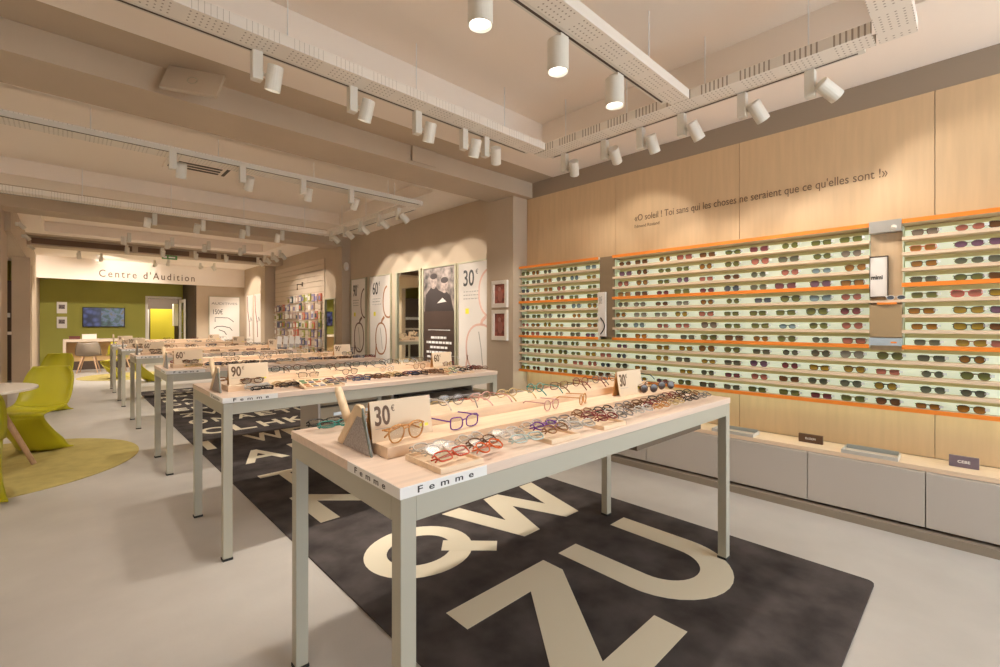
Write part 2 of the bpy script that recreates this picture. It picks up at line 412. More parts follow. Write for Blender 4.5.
# posters and mirrors on the far right wall, frames on the pillar  (local: facing -Y, turned to face -X)
def wall_thing(name, label, cat, y_left, z0, x=4.124, group=None):
    return thing(name, label, cat, (x, y_left, z0), -PI/2, group)
def outline(a, b, n, cx=0, cz=0, k=28, taper=0):
    P = []
    for i in range(k):
        th = 2*PI*i/k; c, s = math.cos(th), math.sin(th)
        x = a*math.copysign(abs(c)**(2/n), c); z = b*math.copysign(abs(s)**(2/n), s)
        P.append((cx+x*(1+taper*z/b), cz+z))
    return P
def poster(y_left, w, price, m_g, label, big=False, tilt=0):
    t = wall_thing('poster', label, 'poster', y_left, .42)
    H = 1.75
    MB().box(0, w, -.02, 0, 0, H).build('print_sheet', m_paper, t)
    MB().ring((-.02, w+.02, -.02, H+.02), (0, w, 0, H), 'y', -.03, 0).build('frame', m_frame, t)
    o = link('price_lettering', text_mesh(price, m_ink, box=(w*.13, w*.40, H-.33, H-.10), bold=.012), t); o.location.y = -.0212
    o = link('price_lettering', text_mesh('\u20ac', m_ink, box=(w*.44, w*.50, H-.17, H-.10)), t); o.location.y = -.0212
    b = MB()
    for k in range(3):
        x = w*.13
        while x < w*.5:
            d = rnd.uniform(.02, .07); b.prism([(x, H-.40-.05*k), (x+d, H-.40-.05*k), (x+d, H-.415-.05*k), (x, H-.415-.05*k)], 'y', -.0208, -.0195); x += d+.012
    b.build('printed_text', m_grey, t)
    MB().box(w*.18, w*.18+.075, -.0212, -.0195, H-.72, H-.645).build('sticker', m_yel, t)
    # giant eyeglasses printed standing on end
    g = MB()
    cx, cz = w*.55, .62 if not big else .55
    ra, rb = (.19, .28) if not big else (.30, .33)
    P = outline(ra, rb, 2.3, cx, cz); P.append(P[0]); P = [(min(x, w-.01), z) for x, z in P]
    ribbon(g, P, .030, -.0215, -.0195)
    Q = outline(ra*.95, rb, 2.3, cx+.26, cz+rb*2+.10); Q = [(min(x, w-.008), min(z, H-.02)) for x, z in Q[8:24]]
    ribbon(g, Q, .030, -.0215, -.0195)
    ribbon(g, [(cx+.02, cz+rb), (cx+.04, cz+rb+.05), (cx+.12, cz+rb+.11)], .05, -.0215, -.0195)
    ribbon(g, [(cx-ra*.9, cz-.10), (cx-ra*1.0, cz-.25), (max(.02, cx-ra*1.35), .05)], .035, -.0215, -.0195)
    g.build('printed_eyeglasses', m_g, t)
    g = MB(); ribbon(g, [(cx-.03, cz+rb*.7), (cx+.02, cz), (cx+.05, cz-rb*.7)], .016, -.0214, -.0195); g.build('printed_temple', m_grey, t)
poster(8.60, .58, '90', mat('tortoise_print', (.16, .09, .07), .6), 'tall white 90 euro poster of dark eyeglasses, nearest the sensor on the wall')
poster(7.83, .73, '60', mat('rust_print', (.36, .15, .06), .6), 'tall white 60 euro poster of rust brown eyeglasses beside the tall mirror')
poster(5.18, .86, '30', mat('pink_print', (.72, .46, .38), .6), 'tall white 30 euro poster of pale pink eyeglasses beside the pillar', big=True)
def wall_mirror(y_left, w, z0, z1, label):
    t = wall_thing('wall_mirror', label, 'mirror', y_left, z0); H = z1-z0
    MB().box(0, w, -.012, 0, 0, H).build('glass', m_mirror, t)
    MB().ring((-.05, w+.05, -.03, H+.025), (0, w, 0, H), 'y', -.035, 0).build('frame', m_frame, t)
wall_mirror(6.86, .67, .42, 2.17, 'tall mirror in sage frame between the rust eyeglasses poster and the dark photo poster')
wall_mirror(9.86, .46, .42, 1.83, 'tall slim mirror at the end of the accessories wall')
t = wall_thing('poster', 'tall dark brown poster with black-and-white photo of two people above white text', 'poster', 6.07, .42)
w, H = .80, 1.75
MB().box(0, w, -.02, 0, 0, H).build('print_sheet', mat('dark_print', (.055, .033, .025), .5), t)
MB().ring((-.035, w+.035, -.02, H+.02), (0, w, 0, H), 'y', -.03, 0).build('frame', m_frame, t)
MB().box(.01, w-.01, -.0205, -.0195, 1.08, H-.01).build('photo_background', mat('photo_grey', (.15, .12, .105), .6, noise=(9, .9)), t)
g = MB(); g.prism([(.04, 1.08), (.06, 1.34), (.17, 1.43), (.22, 1.46), (.33, 1.46), (.40, 1.40), (.49, 1.37), (.60, 1.37), (.70, 1.30), (.77, 1.08)], 'y', -.0216, -.0202); g.build('printed_jackets', mat('photo_black', (.03, .02, .018), .6), t)
for nm, cx_, cz_, a_, b_, mm in (('printed_head', .27, 1.535, .085, .11, 'photo_face'), ('printed_head', .55, 1.46, .085, .11, 'photo_face')):
    MB().prism(outline(a_, b_, 2, cx_, cz_), 'y', -.0224, -.0203).build(nm, mat('photo_face', (.24, .185, .16), .6, noise=(22, .5)), t)
    MB().prism(outline(a_*1.08, b_*.42, 2, cx_, cz_+.085), 'y', -.0230, -.0203).build('printed_hair', mat('photo_black', (.03, .02, .018), .6), t)
MB().prism([(.36, 1.20), (.50, 1.28), (.60, 1.22)], 'y', -.0226, -.0203).build('printed_collar', m_paper, t)
b = MB(); b.box(.12, .68, -.021, -.0195, .79, .797)
for k in range(7):
    ww = (.2, .32, .22, .32, .30, .30, .26)[k]; x = .4-ww
    while x < .4+ww:
        d = min(rnd.uniform(.03, .10), .4+ww-x); b.prism([(x, .66-.075*k), (x+d, .66-.075*k), (x+d, .695-.075*k), (x, .695-.075*k)], 'y', -.0208, -.0195); x += d+.015
b.build('printed_text', m_label, t)
def picture(y_left, w, z0, h, label, cols):
    t = wall_thing('picture_frame', label, 'picture', y_left, z0, 3.859)
    MB().ring((0, w, 0, h), (.04, w-.04, .05, h-.045), 'y', -.035, 0).build('frame', m_white, t, bevel=.003)
    MB().box(.03, w-.03, -.012, -.002, .03, h-.03).build('photo', mat('photo_'+label[:9], cols[0], .5, noise=(14, .6)), t)
    MB().prism(outline(w*.16, h*.2, 2.2, w*.5, h*.42), 'y', -.0135, -.0121).build('printed_figure', mat('fig_'+label[:9], cols[1], .5), t)
    MB().prism(outline(w*.09, h*.08, 2, w*.46, h*.68), 'y', -.014, -.0121).build('printed_head', mat('head_'+label[:9], cols[2], .5), t)
picture(4.175, .27, 1.51, .33, 'white framed reddish photo on the pillar, the upper of two', ((.27, .075, .05), (.35, .13, .10), (.4, .2, .16)))
picture(4.175, .27, 1.11, .37, 'white framed colourful photo on the pillar, the lower of two', ((.45, .36, .16), (.28, .07, .04), (.2, .09, .06)))
# sensor
t = thing('motion_sensor', 'small white oval sensor high on the pillar beside the posters', 'sensor', (4.03, 8.699, 2.36))
MB().prism(outline(.045, .085, 2.2, .0, .085), 'y', -.045, 0).build('housing', m_white, t, bevel=.008)
MB().prism(outline(.018, .025, 2, .0, .05), 'y', -.049, -.044).build('lens', m_label, t)

# hearing poster on the wall return, wall of far posters
t = thing('poster', 'white hearing aid price poster on the wall right of the glass door', 'poster', (3.17, 16.298, .75))
MB().box(0, .82, -.02, 0, 0, 1.38).build('print_sheet', m_paper, t)
MB().ring((-.02, .84, -.02, 1.40), (0, .82, 0, 1.38), 'y', -.03, 0).build('frame', m_frame, t)
o = link('lettering', text_mesh('AUDITIVES', mat('mid_ink', (.16, .15, .14), .6), box=(.05, .76, 1.14, 1.21)), t); o.location.y = -.021
o = link('price_lettering', text_mesh('150\u20ac', m_ink, box=(.10, .36, .84, 1.0)), t); o.location.y = -.021
g = MB(); ribbon(g, [(.15, .60), (.15, .74), (.5, .73), (.6, .66), (.66, .60)], .02, -.0215, -.0195)
ribbon(g, [(.12, .40), (.2, .46), (.35, .47), (.55, .42), (.62, .33)], .022, -.0215, -.0195); ribbon(g, [(.25, .36), (.4, .30), (.46, .2)], .022, -.0215, -.0195)
g.build('printed_eyeglasses', m_ink, t)
for k, (y, c) in enumerate(((15.9, (.30, .10, .07)), (15.1, (.33, .07, .05)), (14.3, (.40, .20, .14)))):
    t = wall_thing('poster', 'narrow white poster of folded eyeglasses on the far wall, %s from the hearing poster' % ORD[k+1], 'poster', y, .6)
    MB().box(0, .62, -.02, 0, 0, 1.58).build('print_sheet', m_paper, t)
    g = MB(); ribbon(g, [(.08, 1.55), (.12, 1.1), (.30, .7), (.34, .3)], .06, -.0215, -.0195); g.build('printed_temple', mat('temple_print%d' % k, c, .6), t)
    g = MB(); ribbon(g, [(.36, .75), (.45, .9), (.56, .78)], .03, -.0215, -.0195); g.build('printed_hinge', m_ink, t)

# slatwall with accessories
t = wall_thing('slatwall', 'grooved pale slatwall panel covered with hanging accessories', 'slatwall', 13.2, .3)
b = MB()
for k in range(20): b.box(0, 3.27, -.018, 0, .02+.122*k, .02+.122*k+.104)
b.build('slat', m_slat, t); MB().box(0, 3.27, -.004, 0, 0, 2.46).build('backing', m_wall, t)
PC = [(.75, .68, .60), (.70, .62, .52), (.42, .30, .22), (.20, .17, .30), (.55, .16, .10), (.30, .30, .06), (.06, .09, .10), (.78, .74, .70), (.50, .36, .30), (.62, .52, .42)]
me_pack = MB().box(-.065, .065, -.03, -.004, -.17, 0).mesh('pack', m_paper); me_hook = MB().tube([(0, 0, -.02), (0, -.09, -.02)], .005, 6).mesh('hook', m_alu)
me_win = MB().box(-.05, .05, -.034, -.0301, -.145, -.05).mesh('blister', m_paper)
for r in range(8):
    for c in range(16):
        if rnd.random() < .05: continue
        y = 13.05-.196*c-rnd.uniform(-.02, .02); z = 2.0-.205*r-rnd.uniform(0, .03)
        if r == 0 and c < 5: continue
        p = thing('accessory_pack', 'small accessory pack on the slatwall, %s row from top, %s from the far end' % (ORD[r+1], ORD[c+1]), 'accessory pack', (4.10, y, z), -PI/2, 'accessory packs on the slatwall')
        a = link('pack', me_pack, p); setmat(a, mat('pack%d' % (k0 := rnd.randrange(10)), PC[k0], .5))
        a = link('blister', me_win, p); setmat(a, mat('pack%d' % (k1 := (k0+rnd.randrange(1, 10)) % 10), PC[k1], .5))
        link('hook', me_hook, p)
t = wall_thing('hanging_hook', 'dark hanging bracket high on the slatwall', 'bracket', 11.2, 2.25, 4.10)
MB().tube([(0, 0, 0), (0, -.12, -.01), (0, -.12, -.14)], .012, 6).build('arm', m_dark, t); MB().box(-.03, .03, -.01, 0, -.05, .05).build('plate', m_dark, t)

# ------------------------------------------------------------------ back of the shop
def flat(name, label, cat, x, y, z): return thing(name, label, cat, (x, y, z))
t = flat('television', 'wall-mounted television showing a blue floral picture on the green wall', 'television', .33, YB-.002, 1.2)
MB().box(0, .97, -.06, -.0, 0, .59).build('body', m_ink, t, bevel=.006)
ms = bpy.data.materials.new('tv_picture'); ms.use_nodes = True; nt = ms.node_tree; b = nt.nodes['Principled BSDF']
tc = nt.nodes.new('ShaderNodeTexCoord'); v = nt.nodes.new('ShaderNodeTexVoronoi'); v.inputs['Scale'].default_value = 7; nt.links.new(tc.outputs['Object'], v.inputs['Vector'])
r = nt.nodes.new('ShaderNodeValToRGB'); nt.links.new(v.outputs['Distance'], r.inputs['Fac'])
r.color_ramp.elements[0].color = (.22, .27, .75, 1); r.color_ramp.elements[1].color = (.015, .012, .09, 1); r.color_ramp.elements[1].position = .62
n = nt.nodes.new('ShaderNodeTexNoise'); n.inputs['Scale'].default_value = 9; nt.links.new(tc.outputs['Object'], n.inputs['Vector'])
r2 = nt.nodes.new('ShaderNodeValToRGB'); nt.links.new(n.outputs['Fac'], r2.inputs['Fac'])
for p, c in ((.3, (.03, .04, .02, 1)), (.45, (.10, .22, .16, 1)), (.55, (.30, .36, .62, 1)), (.7, (.35, .22, .03, 1))):
    e = r2.color_ramp.elements.new(p); e.color = c
sx = nt.nodes.new('ShaderNodeSeparateXYZ'); nt.links.new(tc.outputs['Object'], sx.inputs[0])
gt = nt.nodes.new('ShaderNodeMath'); gt.operation = 'GREATER_THAN'; gt.inputs[1].default_value = .42; nt.links.new(sx.outputs[0], gt.inputs[0])
mx = nt.nodes.new('ShaderNodeMix'); mx.data_type = 'RGBA'; nt.links.new(gt.outputs[0], mx.inputs[0]); nt.links.new(r.outputs[0], mx.inputs[6]); nt.links.new(r2.outputs[0], mx.inputs[7])
nt.links.new(mx.outputs[2], b.inputs['Emission Color']); b.inputs['Emission Strength'].default_value = .24; b.inputs['Base Color'].default_value = (.01, .01, .01, 1); b.inputs['Roughness'].default_value = .2
MB().box(.02, .95, -.063, -.0601, .02, .57).build('screen', ms, t)
for z0, nm in ((1.60, 'upper'), (1.17, 'lower')):
    t = flat('notice', 'small white framed notice on the green wall, the %s of two' % nm, 'notice', -.215, YB-.002, z0)
    MB().box(0, .215, -.02, 0, 0, .33).build('sheet', m_paper, t)
    MB().box(.04, .17, -.022, -.0201, .13, .25).build('photo', mat('notice_photo', (.16, .12, .11), .6, noise=(30, .9)), t)
# doorway, glass door and hearing room
struct('door_1', MB().prism([(DX0-.06, 0), (DX0-.06, DZ+.06), (DX1+.06, DZ+.06), (DX1+.06, 0), (DX1, 0), (DX1, DZ), (DX0, DZ), (DX0, 0)], 'y', YB-.03, YB+.15), m_white)
o = struct('door_2', MB().ring((17.47, 18.24, .02, 2.08), (17.57, 18.14, .14, 1.98), 'x', 2.71, 2.75), m_white)
g = MB().box(2.727, 2.733, 17.565, 18.145, .135, 1.985).build('glass_pane', clear_lens('door_glass', (.82, .86, .72), .12), o)
MB().tube([(2.66, 17.52, 1.02), (2.66, 17.60, 1.02)], .012, 8).build('door_handle', m_alu, o)
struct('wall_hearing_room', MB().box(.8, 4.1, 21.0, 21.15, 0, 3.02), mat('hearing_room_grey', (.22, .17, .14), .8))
struct('wall_hearing_left', MB().box(.8, .9, YB+.14, 21.0, 0, 3.02), m_wall)
struct('wall_hearing_right', MB().box(4.0, 4.1, YB+.14, 21.0, 0, 3.02), m_green)
struct('ceiling', MB().box(.8, 4.1, YB+.14, 21.0, 2.75, 3.02), m_ceil)
tag(MB().box(2.16, 2.86, 20.4, 20.5, 0, 1.83).build('partition_panel', m_yelwall), 'mustard yellow panel seen through the open doorway', 'panel')
tag(MB().box(2.02, 2.10, 20.2, 20.3, 0, 1.8).build('door_post', m_white), 'pale upright post left of the mustard panel in the doorway', 'post')
t = thing('wall_cupboard', 'pale cabinet hanging inside the room behind the doorway', 'cabinet', (2.68, 19.2, 1.22))
MB().box(0, .24, 0, .3, 0, .76).build('cabinet_body', m_white, t); MB().box(.01, .23, -.012, 0, .01, .75).build('door', m_paper, t)

# console desk under the television
t = thing('console_desk', 'white console desk with wood back panel under the television', 'desk', (-.08, 16.9, 0))
MB().box(0, 1.75, 0, .62, .80, .875).build('desk_top', m_desk, t, bevel=.004)
MB().box(0, .06, 0, .62, 0, .799).build('side_panel', m_desk, t); MB().box(1.69, 1.75, 0, .62, 0, .799).build('side_panel', m_desk, t)
MB().box(.061, 1.689, .56, .6, .24, .799).build('back_panel', m_panelw, t); MB().box(.061, 1.689, .55, .6, 0, .239).build('kick_panel', m_dark, t)
def boxthing(name, label, cat, x, y, z, w, d, h, m, m2):
    t = thing(name, label, cat, (x, y, z)); MB().box(-w/2, w/2, -d/2, d/2, 0, h).build('box_body', m, t, bevel=.004)
    MB().box(-w/2-.004, w/2+.004, -d/2-.004, d/2+.004, h+.001, h+.014).build('lid', m2, t)
boxthing('box', 'dark red box on the console desk under the television', 'box', .15, 17.1, .876, .22, .2, .07, mat('box_red', (.12, .03, .02), .5), mat('box_red', (.12, .03, .02), .5))
boxthing('box', 'white box on the console desk beside the dark red one', 'box', .45, 17.1, .876, .3, .2, .12, m_white, m_white)

# ------------------------------------------------------------------ chairs
PROF = [(-.30, .845, .165, .075, 0), (-.285, .76, .215, .08, 0), (-.245, .64, .235, .08, 0), (-.20, .53, .238, .07, .01), (-.14, .45, .238, .05, .03), (-.04, .41, .24, .02, .04),
        (.08, .405, .243, 0, .03), (.18, .418, .245, 0, .012), (.245, .415, .243, -.01, -.004), (.268, .375, .238, -.05, -.01), (.245, .30, .228, -.10, -.005), (.19, .21, .22, -.14, 0), (.12, .12, .222, -.17, 0),
        (.06, .05, .232, -.15, 0), (.01, .014, .243, -.145, 0), (-.05, .006, .247, -.11, 0), (-.09, .006, .243, -.07, 0)]
def catmull(P, t):
    n = len(P)-1; x = t*n; i = min(int(x), n-1); f = x-i
    a, b, c, d = P[max(0, i-1)], P[i], P[i+1], P[min(n, i+2)]
    return [.5*(2*q+(-p+r)*f+(2*p-5*q+4*r-s)*f*f+(-p+3*q-3*r+s)*f**3) for p, q, r, s in zip(a, b, c, d)]
def cantilever(name, label, loc, rz, group):
    t = thing(name, label, 'chair', loc, rz, group)
    def f(u, v):
        x, z, w, dx, dz = catmull(PROF, u); s = 2*v-1; e = abs(s)**2.6
        return (x+dx*e, w*s*(1-.02*e), max(.003, z+dz*e))
    def part(nm, u0, u1, n):
        o = MB().grid(lambda u, v: f(u0+(u1-u0)*u, v), n, 15).build(nm, m_lime, t, smooth=True)
        sd = o.modifiers.new('Solidify', 'SOLIDIFY'); sd.thickness = .014; sd.offset = 0
        return o
    part('backrest', 0, .27, 16); part('seat', .27, .54, 16); part('curved_base', .54, 1, 26)
    return t
cantilever('cantilever_chair', 'lime moulded S-shaped chair facing the round white table', (-.24, 6.62, .014), R(238), 'lime moulded chairs')
cantilever('cantilever_chair', 'lime moulded S-shaped chair behind, near the far pillars', (-.22, 9.55, .009), R(232), 'lime moulded chairs')
cantilever('cantilever_chair', 'lime moulded S-shaped chair cut off by the edge, nearest the rug tip', (-.57, 5.02, .014), R(97), 'lime moulded chairs')
cantilever('cantilever_chair', 'lime moulded chair standing behind the legs of the fourth table', (1.32, 12.9, .009), R(200), 'lime moulded chairs')
cantilever('cantilever_chair', 'lime moulded chair glimpsed between the legs of the last tables', (.86, 14.1, .014), R(160), 'lime moulded chairs')
def shell_chair(label, loc, rz, m):
    t = thing('shell_chair', label, 'chair', loc, rz)
    S = [(-.26, .80, .20, .10), (-.25, .68, .24, .14), (-.21, .55, .26, .16), (-.12, .46, .26, .10), (.02, .435, .25, .06), (.16, .45, .24, .03), (.22, .43, .22, .01)]
    def f(u, v):
        x, z, w, e = catmull(S, u); s = 2*v-1; q = abs(s)**2
        return (x+e*q*(1-u)*1.2, w*s, z+e*q*(.2+u*.3))
    o = MB().grid(f, 18, 13).build('seat_shell', m, t, smooth=True)
    sd = o.modifiers.new('Solidify', 'SOLIDIFY'); sd.thickness = .014
    for sx in (-1, 1):
        for sy in (-1, 1):
            MB().tube([(sx*.11, sy*.11, .43), (sx*.21, sy*.21, 0)], [.02, .011], 8).build('leg', m_leg, t)
    return t
shell_chair('grey shell chair with wooden legs at the console desk', (.42, 16.3, 0), R(80), m_shell)
shell_chair('lime shell chair with wooden legs at the console desk', (1.02, 16.0, 0), R(100), m_lime)

# round table and rugs
t = thing('round_table', 'round white table on splayed wooden legs standing on the lime rug', 'table', (-.80, 6.02, .017))
MB().disc((0, 0), .61, .705, .725, 64).build('tabletop', m_white, t, bevel=.004)
for a in (15, 105, 195, 285):
    MB().tube([(.30*math.cos(R(a)), .30*math.sin(R(a)), .703), (.58*math.cos(R(a-15)), .58*math.sin(R(a-15)), 0)], [.026, .02], 12).build('leg', m_leg, t)
t = thing('open_magazine', 'grey open leaflet lying on the round white table', 'leaflet', (-.66, 5.75, .732), R(20))
MB().box(-.14, .14, -.1, .1, 0, .004).build('pages', mat('leaflet_grey', (.45, .42, .40), .5), t); MB().box(-.10, .10, -.06, .0, .0041, .005).build('photo', m_grey, t)
tag(MB().disc((-.6, 6.15), 1.15, 0, .006, 96).build('round_rug', m_limerug), 'large round olive-lime rug under the round table', 'rug')
tag(MB().disc((1.15, 14.6), 1.0, 0, .006, 96).build('round_rug', m_limerug), 'round olive-lime rug at the far desk chairs', 'rug')
tag(MB().disc((-.62, 9.6), .55, 0, .004, 64).build('round_rug', m_limerug), 'small round lime rug under the chair near the far pillars', 'rug') if False else None
# things in the side room seen between the pillars
t = thing('side_cupboard', 'dark cupboard glimpsed in the side room between two pillars', 'cabinet', (-2.0, 15.4, 0))
MB().box(0, 1.1, 0, .5, 0, 2.3).build('cabinet_body', m_dark, t); MB().box(-.01, 1.11, -.02, 0, 1.05, 1.12).build('shelf_edge', m_white, t); MB().box(.05, 1.05, -.018, 0, 1.45, 1.55).build('display_strip', m_label, t)

# long rug with eye-chart letters
t = thing('eye_chart_rug', 'long black carpet runner with rows of cream eye-chart letters under the tables', 'rug', (0, 0, 0))
def corner(x, y, a): return [(x+.035*math.cos(R(a+15*k)), y+.035*math.sin(R(a+15*k))) for k in range(7)]
MB().prism(corner(2.93, 10.965, 0)+corner(1.02, 10.965, 90)+corner(1.02, .395, 180)+corner(2.93, .395, 270), 'z', 0, .010).build('carpet', m_rug, t)
def rug_letter(ch, x0, x1, y0, y1, bold=.02):
    me = text_mesh(ch, m_cream, box=(x0, x1, y0, y1), extrude=.0009, bold=bold)
    for v in me.vertices: x, y, z = v.co; v.co = (x, z, .0112-y)
    link('letter', me, t)
def poly_letter(polys, dz=0):
    b = MB()
    for P in polys: b.prism(P, 'z', .0101, .0119+dz)
    b.build('letter', m_cream, t)
poly_letter([[(1.24, 1.505), (1.24, 1.655), (1.905, 1.655), (1.905, 1.52), (1.50, 1.0), (1.905, 1.0), (1.905, .85), (1.22, .85), (1.22, .985), (1.64, 1.505)]])
U = [(2.03, 1.64), (2.03, 1.15)]; c = 2.37
def arc(r, a0, a1, n=18): return [(c+r*math.cos(R(a0+(a1-a0)*k/n)), 1.19+r*math.sin(R(a0+(a1-a0)*k/n))) for k in range(n+1)]
poly_letter([[(c-.345, 1.645)]+arc(.345, 180, 360)+[(c+.345, 1.645), (c+.185, 1.645)]+arc(.185, 360, 180)+[(c-.185, 1.645)]])
b = MB(); n = 40
def el(a, bb, k): return b.bm.verts.new((1.475+a*math.cos(2*PI*k/n), 2.225+bb*math.sin(2*PI*k/n), .0119))
O = [el(.315, .29, k) for k in range(n)]; I = [el(.19, .165, k) for k in range(n)]
for k in range(n): b.bm.faces.new((O[k], O[(k+1) % n], I[(k+1) % n], I[k]))
b.build('letter', m_cream, t)
m_cz = .0004
poly_letter([[(1.56, 2.13), (1.64, 2.22), (1.87, 1.99), (1.79, 1.91)]], m_cz)
poly_letter([[(1.86, 2.53), (2.01, 2.53), (2.11, 2.16), (2.24, 2.53), (2.38, 2.53), (2.51, 2.16), (2.62, 2.53), (2.76, 2.53), (2.58, 1.92), (2.445, 1.92), (2.31, 2.30), (2.175, 1.92), (2.035, 1.92)]])
rows = [('NE', 1.205, 2.94, 2.97, 3.55), ('THR', 1.18, 2.70, 3.80, 4.25), ('ALV', 1.2, 2.75, 4.68, 5.15), ('IWFO', 1.05, 2.75, 5.48, 5.9), ('CLHKS', 1.16, 2.8, 6.24, 6.62), ('ONAETU', 1.16, 2.8, 6.98, 7.30),
        ('ZVHRDK', 1.16, 2.8, 7.62, 7.90), ('ELSTNAC', 1.16, 2.8, 8.2, 8.45), ('OHVDKZR', 1.16, 2.8, 8.75, 8.97), ('NATLESH', 1.16, 2.8, 9.25, 9.45), ('RDZVKOC', 1.16, 2.8, 9.75, 9.93), ('HSELTAN', 1.16, 2.8, 10.2, 10.36), ('ZKVRDOC', 1.16, 2.8, 10.6, 10.74)]
for s, x0, x1, y0, y1 in rows:
    n = len(s); p = (x1-x0)/n
    for k, ch in enumerate(s): rug_letter(ch, x0+p*k, x0+p*k+p*(.2 if ch == 'I' else .95 if ch in 'WM' else .76), y0, y1)
# ------------------------------------------------------------------ tables
TX0, TX1, TT = .622, 2.70, .905
TABLES = [(1.0, 1.825), (2.868, 3.70), (4.83, 5.60), (7.20, 8.0), (9.28, 10.1), (11.25, 12.0)]
PIVOT, TURN = Vector((.606, 1.0, 0)), R(-1.35)          # the first table stands slightly askew
me_leg = MB().box(-.023, .023, -.023, .023, .012, .8735).mesh('leg', m_steel)
me_foot = MB().box(-.0255, .0255, -.0255, .0255, 0, .012).mesh('foot_pad', m_rub)
TW = 'first second third fourth fifth sixth'.split()
def display_table(i):
    y0, y1 = TABLES[i]; xc, yc = (TX0+TX1)/2, (y0+y1)/2; W, D = (TX1-TX0)/2, (y1-y0)/2
    if i == 0: xc, W = .606+1.035, 1.035
    z0 = .0115 if True else 0
    t = thing('display_table', 'sage steel display table with pale wood top, %s of the row of six' % TW[i], 'table', (xc, yc, 0), 0, 'display tables')
    MB().box(-W, W, -D, D, TT-.030, TT).build('tabletop', m_top, t, bevel=.0015)
    for s in (-1, 1):
        ya, yb = sorted((s*(D-.0025), s*(D-.046))); MB().box(-W+.0487, W-.0487, ya, yb, TT-.096, TT-.0312).build('rail', m_steel, t)
        xa, xb = sorted((s*(W-.0025), s*(W-.046))); MB().box(xa, xb, -D+.0487, D-.0487, TT-.096, TT-.0312).build('rail', m_steel, t)
    for sx in (-1, 1):
        for sy in (-1, 1):
            l = link('leg', me_leg, t, bevel=.002); l.location = (sx*(W-.0255), sy*(D-.0255), 0 if sx < 0 else .0128)
            if sx > 0: l.scale.z = .985
            link('foot_pad', me_foot, l)
    # white corner label wrapping the edge
    s = MB(); s.prism([(-W-.0015, -D-.0015), (-W+.285, -D-.0015), (-W+.285, -D-.0002), (-W-.0002, -D-.0002), (-W-.0002, -D+.31), (-W-.0015, -D+.31)], 'z', TT-.0295, TT-.0005)
    lb = s.build('corner_label', m_label, t)
    x = text_mesh('Femme', m_ink, box=(.05, .235, .006, .0235), spacing=1.9, extrude=.0004, bold=.014)
    o = link('lettering', x, lb); o.location = (-W, -D-.0016, TT-.0295)
    o = link('lettering', x, lb); o.location = (-W-.0016, -D+.31, TT-.0295); o.rotation_euler = (0, 0, -PI/2)
    if i == 0:
        d = MB().box(.17, .80, -D+.06, -D+.34, .758, .874).build('drawer', mat('drawer_brown', (.13, .09, .055), .6), t)
    return t
for i in range(6): display_table(i)
# storage under the second table
t = thing('storage_unit', 'tan drawer unit with label holders under the second table', 'cabinet', (1.455, 3.21, 0))
MB().box(-.235, -.22, -.16, .16, .42, .874).build('side_panel', m_cab, t)
MB().box(-.219, .20, -.14, .16, .42, .874).build('cabinet_body', m_gap, t)
for k in range(4):
    d = MB().box(-.217, .198, -.16, -.141, .43+.11*k, .525+.11*k).build('drawer', m_tan, t, bevel=.002)
    for q in (-.10, .12): MB().box(q-.03, q+.03, -.164, -.1601, (.465+.11*k), (.485+.11*k)).build('label_holder', m_alu, d)
MB().box(.201, .235, -.16, .16, .42, .874).build('side_panel', m_steel, t)
t = thing('storage_shelf', 'low shelf of labelled bins under the second table', 'shelf', (2.20, 3.34, 0))
MB().box(-.38, .40, -.36, .26, .70, .72).build('shelf_board', m_cab, t)
MB().box(-.40, -.381, -.24, .26, .43, .874).build('side_panel', m_cab, t); MB().box(.401, .42, -.24, .26, .43, .874).build('side_panel', m_cab, t)
MB().box(-.25, .30, -.10, .24, .7205, .79).build('flat_drawer', m_dark, t)
for k in range(4):
    b = tag(MB().box(2.20-.36+.19*k, 2.20-.19+.19*k, 3.02, 3.50, .4475, .68).build('storage_bin', m_tan, None, bevel=.004), 'tan storage bin under the second table, %s from the drawer unit' % ORD[k+1], 'bin', 'bins under the second table')
    l = MB().box(2.20-.315+.19*k, 2.20-.235+.19*k, 3.015, 3.0195, .58, .62).build('label_holder', m_ink, b)
t_ = t; MB().box(-.38, .40, -.36, .26, .43, .447).build('shelf_board', m_cab, t)

